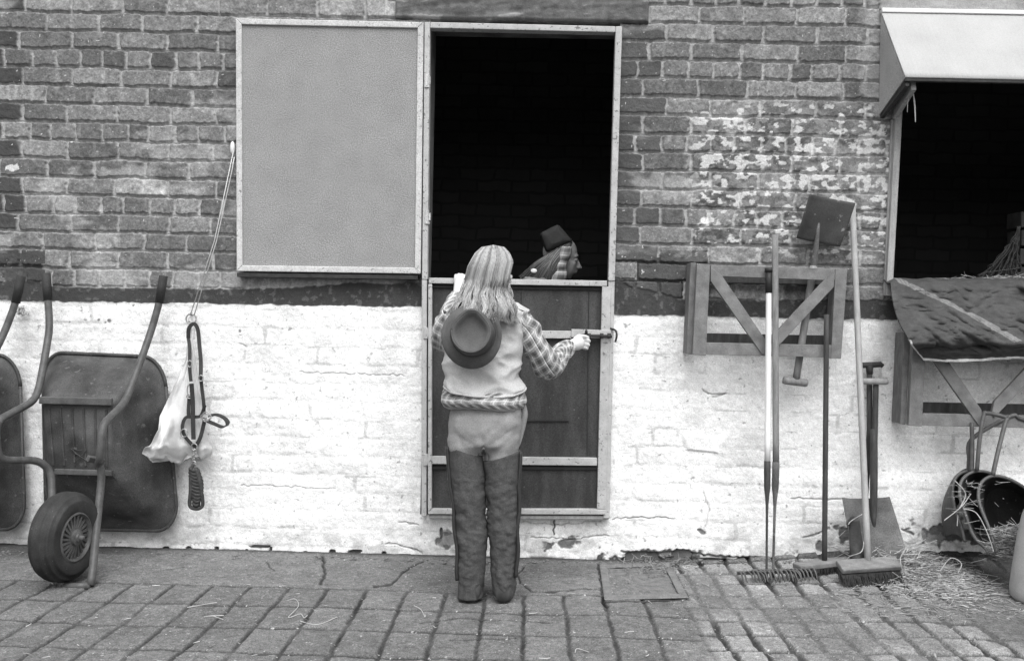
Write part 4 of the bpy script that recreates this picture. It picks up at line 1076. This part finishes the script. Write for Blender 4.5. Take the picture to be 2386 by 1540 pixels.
# small stones and crumbs at the foot of the wall
cr = MB()
for i in range(260):
    u = random.uniform(0, 2386); v = float(np.interp(u, [0, 220, 980, 1430, 2386], [1284, 1284, 1302, 1308, 1300]))+abs(random.gauss(0, 5))
    p = G(u, v); r_ = random.uniform(.002, .007); cr.sphere(p+Vector((0, 0, r_*.4)), (r_*random.uniform(.8, 1.6), r_, r_*.7), 6, 4)
tag(cr.build('rubble', M['conc'], recalc=False), 'crumbs of mortar and grit along the foot of the wall', 'rubble', kind='stuff')

# ------------------------------------------------------------------ pale bollard at the right edge
bc = G(2450, 1400); mb = MB(); rg = []
for r_, z_ in ((.128, 0), (.136, .012), (.138, .04), (.130, .12), (.118, .22), (.104, .30), (.088, .345), (.06, .372), (.02, .385)):
    rg.append([bc+Vector((r_*math.cos(2*PI*i/48), r_*math.sin(2*PI*i/48), z_)) for i in range(48)])
mb.rings(rg); tag(mb.build('bollard', M['bollard'], smooth=True), 'pale rounded bollard cut off by the right picture edge', 'bollard')

# ------------------------------------------------------------------ people
def head_parts(mb, c, yaw, pitch, s, rollz=0):
    Rr = Matrix.Rotation(-yaw, 3, 'Z') @ Matrix.Rotation(pitch, 3, 'X') @ Matrix.Rotation(rollz, 3, 'Y')   # face looks along +Y when yaw=0
    L = lambda x, y, z: c+Rr @ Vector((x*s, y*s, z*s))
    mb.sphere(L(0, -.008, .030), Vector((.070, .088, .082))*s, 20, 14, Rr)       # cranium
    mb.sphere(L(0, .028, -.030), Vector((.056, .060, .072))*s, 20, 14, Rr)       # face
    mb.sphere(L(0, .050, -.078), Vector((.026, .024, .022))*s, 14, 10, Rr)       # chin
    for sx in (-1, 1):
        mb.sphere(L(sx*.030, .060, -.022), Vector((.020, .016, .018))*s, 12, 8, Rr)   # cheekbones
        mb.sphere(L(sx*.070, -.004, -.008), Vector((.008, .018, .028))*s, 12, 8, Rr)  # ears
        mb.tube([L(sx*.010, .082, .022), L(sx*.030, .078, .024), L(sx*.044, .064, .016)], .007*s, 8)   # brow
    mb.tube([L(0, .082, .012), L(0, .094, -.010), L(0, .106, -.030), L(0, .090, -.036)], [.006*s, .008*s, .012*s, .008*s], 10)  # nose
    for sx in (-1, 1): mb.sphere(L(sx*.010, .091, -.032), Vector((.007, .008, .006))*s, 8, 6, Rr)
    mb.tube([L(-.020, .080, -.053), L(0, .092, -.051), L(.020, .080, -.053)], .0055*s, 8); mb.tube([L(-.016, .078, -.062), L(0, .089, -.062), L(.016, .078, -.062)], .006*s, 8)
    return L, Rr
def finger(mb, pts, r): mb.tube(smooth_path(pts, 4), [r, r*.95, r*.85, r*.72], 8)

girl = thing('person', 'long haired person in pale vest, plaid shirt and chaps reaching for the door bolt', 'person', tuple(G(1150, 1385)))
yT = -.56                      # torso plane
sc = (yT-CAM.y)/F              # metres per unit at that depth
def ring_px(v, xl, xr, y, dep, n=48, tilt=0., sq=1., closed=False, push=0):
    c_ = P((xl+xr)/2, v, y); a = (P(xr, v, y)-P(xl, v, y)).length/2; out = []
    for i in range(n+(1 if closed else 0)):
        t = 2*PI*i/n; ct, st_ = math.cos(t), math.sin(t)
        ct = math.copysign(abs(ct)**sq, ct); st_ = math.copysign(abs(st_)**sq, st_)
        out.append(c_+Vector((a*ct, dep*st_+push*(st_ < 0)*st_, tilt*ct)))
    return out
# body -------------------------------------------------------------
bd = MB()
hd_c = P(1143, 648, -.555)
L_, Rh = head_parts(bd, hd_c, math.radians(42), math.radians(-10), .95)
bd.tube([P(1142, 680, -.56), P(1135, 725, -.57)], [.043, .050], 16)
bd.rings([ring_px(v, a+7, b-7, -.575, dp-.006) for v, a, b, dp in ((700, 1100, 1165, .045), (716, 1065, 1205, .06), (740, 1050, 1214, .078), (800, 1050, 1205, .08), (870, 1058, 1200, .075), (930, 1060, 1208, .08), (1000, 1052, 1208, .092), (1040, 1056, 1206, .09))])
legL = [P(1087, 1030, -.58), P(1087, 1090, -.585), P(1094, 1190, -.60), P(1098, 1280, -.62), P(1099, 1370, -.645)]
legR = [P(1168, 1030, -.58), P(1168, 1090, -.585), P(1170, 1190, -.60), P(1171, 1280, -.62), P(1172, 1372, -.645)]
for lg in (legL, legR):
    bd.tube(lg, [.060, .056, .044, .045, .034], 20)
    f0 = lg[-1]; bd.tube([f0, f0+Vector((0, .03, -.025)), f0+Vector((0, .12, -.035))], [.034, .034, .024], 14)
# right arm (to the bolt)
aR = [P(1205, 745, -.565), P(1240, 790, -.55), P(1271, 853, -.50), P(1300, 838, -.36), P(1326, 806, -.215)]
bd.tube(aR, [.040, .036, .033, .028, .0185], 16)
wr = aR[-1]; pm = P(1345, 801, -.165)
bd.tube([wr, wr.lerp(pm, .5), pm, P(1353, 798, -.145)], [.018, .024, .027, .022], 14)
# fingers curling round the bolt handle: (knuckle, middle, tip)
for kx, kz, l_ in ((0, .022, 1.0), (.004, .007, 1.05), (.003, -.009, 1.0), (0, -.023, .88)):
    k0 = P(1354, 797, -.142)+Vector((kx, 0, kz))
    finger(bd, [k0-Vector((.012, .01, 0)), k0+Vector((.012*l_, .012, .002)), k0+Vector((.026*l_, .020, -.002)), k0+Vector((.029*l_, .038, -.004)), k0+Vector((.012*l_, .044, -.004))], .0076)
t0 = P(1338, 792, -.165); finger(bd, [t0, t0+Vector((.016, .006, .014)), t0+Vector((.034, .018, .016)), t0+Vector((.050, .030, .012))], .0095)
# left arm up on the door top
aL = [P(1050, 742, -.565), P(1036, 775, -.55), P(1034, 800, -.50), P(1048, 740, -.32), P(1066, 684, -.14)]
bd.tube(aL, [.040, .036, .032, .027, .019], 16)
hL = P(1070, 660, -.095); bd.tube([aL[-1], hL, P(1073, 647, -.085)], [.018, .021, .018], 14)
for i in range(4):
    k0 = P(1061+i*7.8, 641+abs(i-1.4)*2.2, -.085); finger(bd, [k0+Vector((0, -.006, -.02)), k0+Vector((0, .006, .004)), k0+Vector((0, .030, .0)), k0+Vector((0, .042, -.018))], .0063)
finger(bd, [hL+Vector((.018, 0, 0)), hL+Vector((.030, .010, .014)), hL+Vector((.034, .03, .016)), hL+Vector((.034, .04, .006))], .009)
fuse(bd, 'body', M['skin'], girl, .0032, 3)
for sx in (-1, 1): MB().sphere(L_(sx*.028, .071, .004), .011, 12, 8).build('eye', M['lens'], girl, smooth=True)
# jodhpurs ----------------------------------------------------------
jd = MB()
jd.rings([ring_px(v, a, b, -.58, dp, sq=.95) for v, a, b, dp in ((915, 1060, 1207, .072), (945, 1054, 1213, .085), (975, 1046, 1216, .10), (1005, 1042, 1216, .105), (1035, 1044, 1212, .098), (1055, 1056, 1204, .07))])
jd.tube([P(1084, 1000, -.60), P(1084, 1040, -.60), P(1086, 1090, -.595)], [.062, .066, .058], 24)
jd.tube([P(1170, 1000, -.60), P(1170, 1040, -.60), P(1169, 1095, -.595)], [.062, .067, .060], 24)
jd.sphere(P(1092, 990, -.615), (.062, .058, .062)); jd.sphere(P(1168, 990, -.615), (.062, .058, .062))
def wr_j(co, no):
    u, v = proj(co[:, 0], co[:, 1], co[:, 2])
    a = .0065*(abs(2*vn(u*.022+v*.01, v*.045+np.abs(u-1126)*.035, 606)-1)-.5)*ss(975, 1010, v)*ss(1055, 1035, v)-.006*ss(1035, 1060, v)+.0035*(vn(u*.03, v*.055+np.abs(u-1126)*.04, 601)-.5)*2*ss(960, 1040, v)+.0015*(vn(u*.08, v*.08, 602)-.5)*2
    crease = np.exp(-((u-1126)/4.)**2)*ss(1000, 1060, v)*-.012
    return a+crease
fuse(jd, 'jodhpurs', M['jods'], girl, .0055, 5, wr_j)
# side pocket flap fold on the right hip
mb = MB(); mb.tube(smooth_path([P(1214, 935, -.56), P(1221, 965, -.56), P(1214, 1010, -.56), P(1208, 1040, -.57)]), [.012, .014, .010, .004], 10); mb.build('pocket', M['jods'], girl, smooth=True)
# chaps --------------------------------------------------------------
def chap(rows, topL, topR, seed, outer):
    vs_ = np.linspace(rows[0][0], rows[-1][0], 90); xl_ = np.interp(vs_, [r[0] for r in rows], [r[1] for r in rows]); xr_ = np.interp(vs_, [r[0] for r in rows], [r[2] for r in rows])
    rg = []; n = 72
    for i, v in enumerate(vs_):
        y = np.interp(v, [1040, 1395], [-.592, -.652]); ring = []
        c_ = P((xl_[i]+xr_[i])/2, v, y); a = (P(xr_[i], v, y)-P(xl_[i], v, y)).length/2
        dep = a*1.02+.006
        for j_ in range(n):
            t = 2*PI*j_/n; ct, st_ = math.cos(t), math.sin(t)
            u = (xl_[i]+xr_[i])/2+(xr_[i]-xl_[i])/2*ct
            amp = .0022*ss(1080, 1120, v)*(1-.5*ss(1330, 1390, v))
            kn = math.exp(-((v-1195)/60.)**2)
            w1 = (vn(seed+ct*1.3+v*.002, v*.045+ct*.9*(1 if seed > 3 else -1), 610)-.5)*2*amp*(1+.9*kn)+(vn(seed+ct*3, v*.16-ct*1.4, 611)-.5)*amp*2.4+(abs(2*vn(seed+ct*2+7, v*.10+ct*1.1, 617)-1)-.5)*amp*1.7+(1-abs(2*vn(seed+ct*1.2, v*.07+ct*.8, 614)-1))*amp*.5+(vn(seed+ct*4, v*.03, 613)-.5)*.006
            tl = (topL*(1-(ct+1)/2)+topR*(ct+1)/2)*(1-ss(1040, 1130, v))
            q_ = P(u, v+float(tl), y)
            ring.append(Vector((c_.x+a*ct, c_.y+dep*st_, q_.z))+Vector((ct, st_, 0))*float(w1))
        rg.append(ring)
    return rg
rowsL = [(1050,1043,1124),(1080,1045,1127),(1120,1050,1130),(1160,1054,1132),(1200,1058,1134),(1240,1062,1135),(1280,1064,1135),(1320,1066,1132),(1360,1068,1127),(1375,1067,1126),(1390,1066,1127)]
rowsR = [(1060,1127,1212),(1080,1128,1211),(1120,1131,1209),(1160,1132,1208),(1200,1135,1208),(1240,1138,1206),(1280,1141,1205),(1320,1143,1204),(1360,1145,1202),(1384,1150,1198),(1397,1160,1189)]
for rows, tl, tr, sd_, zx in ((rowsL, -16, 12, 1.3, 0), (rowsR, 16, -14, 5.7, 1)):
    mb = MB(); mb.rings(chap(rows, tl, tr, sd_, 0)); ch_ = mb.build('chaps_leg', M['chap'], girl, smooth=True)
    mb = MB(); pts = []
    for i in range(40):
        v = 1040+i*8 if not zx else 1052+i*7.5
        xe = np.interp(v, [r[0] for r in rows], [r[1+zx] for r in rows]); y = np.interp(v, [1040, 1395], [-.60, -.66])
        pts.append(P(xe+(-1 if not zx else 1)+2.0*math.sin(v*.06)*(1 if v > 1120 else .3), v, y-.022))
    mb.tube(pts, .0068, 8); mb.build('zip', M['black'], ch_, smooth=True)
# boots
for u in (1101, 1172):
    b0 = G(u, 1396); mb = MB(); c_ = Vector((b0.x, -.655, 0))
    rg = []
    for dy, wd, hh in ((-.040, .022, .045), (-.030, .030, .070), (0, .034, .090), (.05, .035, .075), (.10, .038, .050), (.14, .034, .040), (.165, .02, .025)):
        rg.append([c_+Vector((wd*math.cos(t), dy, hh*.5+.004+hh*.5*math.sin(t))) for t in np.linspace(0, 2*PI, 20, endpoint=False)])
    mb.rings(rg); mb.build('boot', M['boot'], girl, smooth=True)
# shirt: sleeves and the tail showing below the vest ---------------------
def cloth_tube(mb, pts, rad, seed, amp=.006, n=56, sub=10, flat=1.):
    pts = smooth_path(pts, sub); m_ = len(pts); rad = interp(rad, m_); a = None; rg = []
    for i, p in enumerate(pts):
        d_ = (pts[min(i+1, m_-1)]-pts[max(i-1, 0)]).normalized()
        if a is None: a, b = frame_of(d_, (0, -1, 0))
        else: a = (a-d_*a.dot(d_)).normalized(); b = d_.cross(a)
        ring = []
        for j_ in range(n+1):
            t = 2*PI*(j_ % n)/n; s_ = i/m_
            w_ = amp*((vn(seed+math.cos(t)*1.2+s_*3, s_*14+math.sin(t)*1.6, 620)-.5)*2+(vn(seed+math.cos(t)*2.4, s_*26+math.sin(t)*2.5, 621)-.5)*.9)
            ring.append(p+a*(rad[i]+float(w_))*math.cos(t)*flat+b*(rad[i]+float(w_))*math.sin(t))
        rg.append(ring)
    mb.rings(rg, uv=True, cap=False)
sh = MB()
cloth_tube(sh, [P(1200, 742, -.57), P(1222, 762, -.56), P(1245, 800, -.54), P(1266, 838, -.51), P(1279, 852, -.46), P(1292, 845, -.39), P(1308, 826, -.30), P(1325, 808, -.225)], [.043, .047, .046, .046, .048, .040, .032, .023], 2.1, .0095)
cloth_tube(sh, [P(1052, 738, -.57), P(1040, 758, -.56), P(1034, 784, -.53), P(1034, 795, -.48), P(1040, 770, -.40), P(1052, 725, -.28), P(1063, 695, -.17)], [.038, .040, .038, .039, .036, .031, .024], 7.7, .007)
rg = []
for v, a, b, dp in ((884, 1052, 1200, .082), (900, 1042, 1210, .100), (908, 1037, 1216, .112), (920, 1031, 1222, .120), (934, 1029, 1225, .126), (945, 1034, 1221, .118), (950, 1046, 1212, .098)):
    rg.append((v, a, b, dp))
vv_ = np.linspace(884, 950, 24); ringsv = []
for v in vv_:
    a, b, dp = [float(np.interp(v, [r[0] for r in rg], [r[k_] for r in rg])) for k_ in (1, 2, 3)]
    r_ = ring_px(v, a, b, -.575, dp, 96, closed=True)
    cc = P((a+b)/2, v, -.575)
    out = []
    for i, p in enumerate(r_):
        t = 2*PI*(i % 96)/96; w_ = .014*(vn(3+math.cos(t)*6, v*.03+math.sin(t)*2, 630)-.5)+.011*(abs(2*vn(9+math.cos(t)*10, v*.01, 631)-1)-.5)
        dd = (p-cc).normalized(); out.append(p+dd*float(w_)+Vector((0, 0, (.004*math.sin(t*3+1))*ss(905, 946, v))))
    ringsv.append(out)
sh.rings(ringsv, uv=True, cap=False)
o = sh.build('shirt', M['plaid'], girl, smooth=True, attrs=True); s_ = o.modifiers.new('t', 'SOLIDIFY'); s_.thickness = .003; s_.offset = 1
# vest ---------------------------------------------------------------
vt = MB(); rows = [(690, 1098, 1170, .048), (700, 1080, 1192, .062), (712, 1058, 1212, .074), (728, 1044, 1222, .084), (750, 1037, 1222, .094), (790, 1036, 1216, .100), (840, 1038, 1210, .102), (880, 1036, 1212, .108), (900, 1034, 1215, .118), (908, 1034, 1216, .121)]
vr = np.linspace(690, 908, 80); rg = []
for v in vr:
    a, b, dp = [float(np.interp(v, [r[0] for r in rows], [r[k_] for r in rows])) for k_ in (1, 2, 3)]
    r_ = ring_px(v, a, b, -.575, dp, 110, sq=.9); cc = P((a+b)/2, v, -.575); out = []
    for i, p in enumerate(r_):
        t = 2*PI*i/110; u = (a+b)/2+(b-a)/2*math.cos(t)
        ridge = 1-abs(2*vn((u*.012+v*.02), (v*.022-u*.012), 640)-1)
        r2 = 1-abs(2*vn(u*.035+v*.012+3, v*.045-u*.02, 642)-1); w_ = .018*(ridge-.35)*ss(730, 840, v)+.010*(r2-.6)*ss(700, 860, v)+.004*(vn(u*.08, v*.08, 641)-.5)
        dd = (p-cc); dd.z = 0; dd.normalize()
        drop = 0*10*(math.cos(t)*-.0)+7*math.sin(math.cos(t)*1.5)*-1
        out.append(P(0, 0, -.5)*0+p+dd*float(w_)+Vector((0, 0, sc*(7+3*math.sin(t*2)-17*abs(math.sin(t)))*ss(840, 908, v))))
    rg.append(out)
vt.rings(rg); ve = vt.build('vest', M['vest'], girl, smooth=True)
mb = MB(); mb.tube(rg[-1]+[rg[-1][0]], .004, 8); mb.build('vest_hem', M['vest'], ve, smooth=True)
mb = MB(); mb.prism([P(1190, 700, -.60), P(1206, 706, -.60), P(1236, 722, -.59), P(1230, 728, -.59), P(1205, 718, -.62), P(1180, 708, -.63)], (0, .02, -.006)); mb.build('collar', M['vest'], ve, bevel=.003)
# hair -----------------------------------------------------------------
hs = MB()
hs.sphere(hd_c+Vector((0, -.006, .029)), (.070, .087, .081), 28, 18)
NH = 3000
cxs = hd_c
hair_out_l = ([572, 590, 620, 660, 700, 730, 752], [1126, 1105, 1088, 1078, 1062, 1042, 1034])
hair_out_r = ([572, 590, 610, 640, 685, 720, 752], [1172, 1190, 1198, 1191, 1184, 1204, 1214])
for i in range(NH):
    t = random.random(); layer = random.random()
    tp = random.choice((0, 0, 0, 1)) ; ph = random.uniform(0, 6.28); ph2 = random.uniform(0, 6.28); fr_ = random.uniform(.035, .06)
    clump = round((t+random.uniform(-.012, .012))*31)/31; tc_ = t*(.78-.3*layer)+clump*(.22+.3*layer)
    vend = 728+24*vn(clump*9, 3, 650)+random.uniform(-16, 10)+8*(t > .45)
    if t < .25: vend -= 8
    pts = []; nseg = 18
    v0 = 571+random.random()**2*16+abs(t-.5)*10
    for k_ in range(nseg):
        s_ = k_/(nseg-1); v = v0+(vend-v0)*s_
        tt_ = t*(1-s_)+tc_*s_
        l = np.interp(v, *hair_out_l); r = np.interp(v, *hair_out_r)
        u = l+(r-l)*(.02+.96*tt_)
        # depth: over the back of the skull, then down the back
        xo = (u-(l+r)/2)/((r-l)/2+1e-6)
        if v < 660:
            pz_ = P(u, v, -.60); q2 = ((pz_.x-hd_c.x)/.088)**2+(((pz_.z-hd_c.z-.029)/.091)**2 if v < 629 else 0)
            yy_ = -.561-.100*math.sqrt(max(.0, 1-min(1, q2)))-.004
        else:
            yy_ = -.560-.098*math.sqrt(max(0, 1-min(1, abs(xo))**2.4))-.092*ss(670, 730, v)*(1-.5*abs(xo))
        amp_ = (4+4*vn(clump*13, 1, 652))*ss(630, 725, v)
        u += amp_*math.sin(v*(.07+.03*vn(clump*17, 2, 653))+clump*40+1.2*random.random())+2.2*math.sin(v*.10+ph)*ss(640, 720, v)
        yy_ += -.010*layer-.006*math.sin(v*fr_+ph2)*ss(640, 700, v)+.0
        pts.append(P(u, v, float(yy_)))
    c_ = .07+.26*vn(clump*31+.3, 1.5, 651)**1.2+.24*random.random()**1.6
    hs.tube(pts, [.0010, .0014, .0015, .0014, .0006], 4, c=c_, cap=False)
for i in range(60):      # fly-away strands
    v0 = random.uniform(660, 720); sd_ = random.choice((-1, 1)); u0 = np.interp(v0, *(hair_out_r if sd_ > 0 else hair_out_l))
    hs.tube(smooth_path([P(u0-4*sd_, v0, -.60), P(u0+random.uniform(2, 8)*sd_, v0+16, -.60), P(u0+random.uniform(6, 20)*sd_, v0+random.uniform(18, 40), -.60)]), [.0012, .001, .0006], 4, c=.5, cap=False)
hs.c = [c if c > 0 else .20 for c in hs.c]
hs.build('hair', M['hair'], girl, smooth=True, attrs=True)
# hat hanging on her back ------------------------------------------------
hc_ = P(1100, 783, -.738); axN = Vector((-.05, -.97, .10)).normalized(); uz = (Vector((.03, 0, 1))-axN*Vector((.03, 0, 1)).dot(axN)).normalized(); ux_ = uz.cross(axN)*-1
def hatp(r, th, hgt, pinch=0., dip=0):
    sn = math.sin(th); cs = math.cos(th)
    k_ = 1-pinch*max(0, sn)**2*abs(cs)*1.1
    x_ = r*cs*k_; z_ = r*sn*(1.08 if r > .065 else 1.12)
    return hc_+ux_*x_+uz*z_+axN*hgt
prof = [(.052, .0, 0), (.070, .0, 0)]
mb = MB(); rg = []; NT = 72
for r, hg, pn_ in ((.102, -.004, 0), (.104, 0, 0), (.102, .003, 0), (.088, .004, 0), (.079, .006, .1), (.074, .012, .2), (.073, .03, .3), (.071, .055, .42), (.068, .074, .5), (.063, .081, .55), (.057, .079, .6), (.050, .066, .6), (.036, .058, .5), (.020, .056, .3), (.004, .056, 0)):
    ring = []
    for i in range(NT):
        th = 2*PI*i/NT; cen_off = uz*-.000
        h2 = hg
        if r > .08: h2 = hg+.020*math.cos(2*th)*(r-.07)/.03*.9          # rolled brim
        off_ = (uz*.010 + ux_*-.004) if r < .0795 else Vector((0, 0, 0))
        ring.append(hatp(r, th, h2, pn_)+off_)
    rg.append(ring)
mb.rings(rg); ho = mb.build('hat', M['hat'], girl, smooth=True)
mb = MB(); mb.tube([hatp(.0745, 2*PI*i/NT, .013, .2)+(uz*.010+ux_*-.004) for i in range(NT+1)], .0036, 6); mb.build('hat_band', M['boot'], ho, smooth=True)
mb = MB(); mb.tube([hatp(.0655, 2*PI*i/NT, .080, .52)+(uz*.010+ux_*-.004) for i in range(NT+1)], .0028, 6); mb.build('crown_crease', M['hat'], ho, smooth=True)

# person inside --------------------------------------------------------------
yi = .42; p2 = thing('person', 'figure in the dark stall seen in profile, wearing a tall cap and pale patterned scarf', 'person', (P(1300, 700, yi).x, yi, -.02))
bd = MB(); hc2 = P(1306, 602, yi)
L2, R2 = head_parts(bd, hc2, math.radians(84), math.radians(-8), .92)
bx = hc2.x-.07
bd.tube([hc2+Vector((-.02, 0, -.05)), Vector((bx+.01, yi, hc2.z-.14))], [.045, .048], 14)
zz = hc2.z-.14
bd.rings([[Vector((bx+a*math.cos(t), yi+b*math.sin(t), z)) for t in np.linspace(0, 2*PI, 28, endpoint=False)] for z, a, b in ((zz+.01, .05, .05), (zz-.02, .10, .15), (zz-.08, .11, .18), (zz-.3, .10, .15), (zz-.45, .11, .16), (zz-.55, .10, .15))])
for sy in (-1, 1):
    bd.tube([Vector((bx, yi+sy*.16, zz-.06)), Vector((bx-.02, yi+sy*.20, zz-.3)), Vector((bx+.10, yi+sy*.18, zz-.42))], [.045, .038, .026], 12)
    hp = Vector((bx+.13, yi+sy*.17, zz-.44)); bd.tube([Vector((bx+.10, yi+sy*.18, zz-.42)), hp, hp+Vector((.04, 0, -.01))], [.024, .028, .024], 10)
    for q_ in range(4): finger(bd, [hp+Vector((.03, -.02+q_*.013, 0)), hp+Vector((.06, -.02+q_*.013, -.005)), hp+Vector((.08, -.02+q_*.013, -.025)), hp+Vector((.07, -.02+q_*.013, -.04))], .007)
    finger(bd, [hp+Vector((.0, .02, .01)), hp+Vector((.03, .03, .012)), hp+Vector((.05, .03, .0))], .008)
    bd.tube([Vector((bx, yi+sy*.08, zz-.5)), Vector((bx, yi+sy*.08, .45)), Vector((bx-.02, yi+sy*.08, .05))], [.07, .052, .036], 14)
    bd.tube([Vector((bx-.02, yi+sy*.08, .05)), Vector((bx+.14, yi+sy*.08, .02))], [.036, .026], 10)
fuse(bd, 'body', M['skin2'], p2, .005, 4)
# scarf draped from the forehead to the shoulder
mb = MB(); rg = []
hz2 = MB()
for i in range(700):
    t = random.random(); sd2 = random.uniform(-1, 1)
    a = (1326-26*t+random.uniform(-3, 3), 566+14*t); e = (1300-88*t+random.uniform(-4, 4), 668-24*t)
    yy0 = yi-.075*math.cos(sd2*1.4); 
    pts = [P(a[0]*(1-q_)+e[0]*q_-7*math.sin(q_*PI)+2*math.sin(q_*9+t*20), a[1]*(1-q_)+e[1]*q_, yy0-.03*math.sin(q_*PI)*math.cos(sd2)) for q_ in np.linspace(0, 1, 9)]
    hz2.tube(pts, [.0018, .0022, .0018], 4, c=.05+.22*random.random()**1.5, cap=False)
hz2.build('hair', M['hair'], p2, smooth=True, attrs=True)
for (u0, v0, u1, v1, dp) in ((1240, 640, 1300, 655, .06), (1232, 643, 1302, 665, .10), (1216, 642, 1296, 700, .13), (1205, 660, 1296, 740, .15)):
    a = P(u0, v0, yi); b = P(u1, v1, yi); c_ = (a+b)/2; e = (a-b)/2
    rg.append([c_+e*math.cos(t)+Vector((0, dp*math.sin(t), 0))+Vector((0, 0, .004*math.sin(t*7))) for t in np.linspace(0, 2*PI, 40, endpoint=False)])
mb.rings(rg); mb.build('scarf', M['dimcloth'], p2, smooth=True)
mb = MB()      # light checked scarf hanging from under the cap
nA, nB = 9, 26; vs = []; ks = []
for jb in range(nB):
    tb = jb/(nB-1); ul = 1312-26*tb; ur = 1329-15*tb+3*math.sin(tb*9); vv = 575+80*tb-8*0
    for ia in range(nA):
        ta = ia/(nA-1); vs.append(P(ul*(1-ta)+ur*ta, vv, yi-.088-.02*math.sin(ta*PI)+.004*math.sin(tb*20))); ks.append((ta*.035, tb*.16, 0))
mb.add(vs, [(b_*nA+a_, b_*nA+a_+1, (b_+1)*nA+a_+1, (b_+1)*nA+a_) for b_ in range(nB-1) for a_ in range(nA-1)], 0., ks)
o = mb.build('scarf_end', M['plaid'], p2, smooth=True, attrs=True); s_ = o.modifiers.new('t', 'SOLIDIFY'); s_.thickness = .006
mb = MB(); c4_ = [P(1256, 546, yi), P(1300, 524, yi), P(1337, 566, yi), P(1272, 592, yi)]
rg = []
for dy, k_ in ((-.095, .45), (-.088, .75), (-.07, .95), (0, 1.0), (.07, .95), (.088, .75), (.095, .45)):
    cm = sum(c4_, Vector())/4; rg.append([cm+(p-cm)*k_+Vector((0, dy, 0)) for p in c4_])
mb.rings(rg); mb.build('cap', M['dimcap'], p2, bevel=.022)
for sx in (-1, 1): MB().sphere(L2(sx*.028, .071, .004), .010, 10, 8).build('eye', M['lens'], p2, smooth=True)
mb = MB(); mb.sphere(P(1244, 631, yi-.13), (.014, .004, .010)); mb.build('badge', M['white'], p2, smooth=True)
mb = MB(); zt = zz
mb.rings([[Vector((bx+a*math.cos(t), yi+b*math.sin(t), z)) for t in np.linspace(0, 2*PI, 32, endpoint=False)] for z, a, b in ((zt-.01, .07, .09), (zt-.04, .118, .17), (zt-.1, .13, .205), (zt-.3, .12, .175), (zt-.5, .13, .18), (.5, .12, .17), (.1, .10, .14))]); mb.build('coat', M['dimcap'], p2, smooth=True)
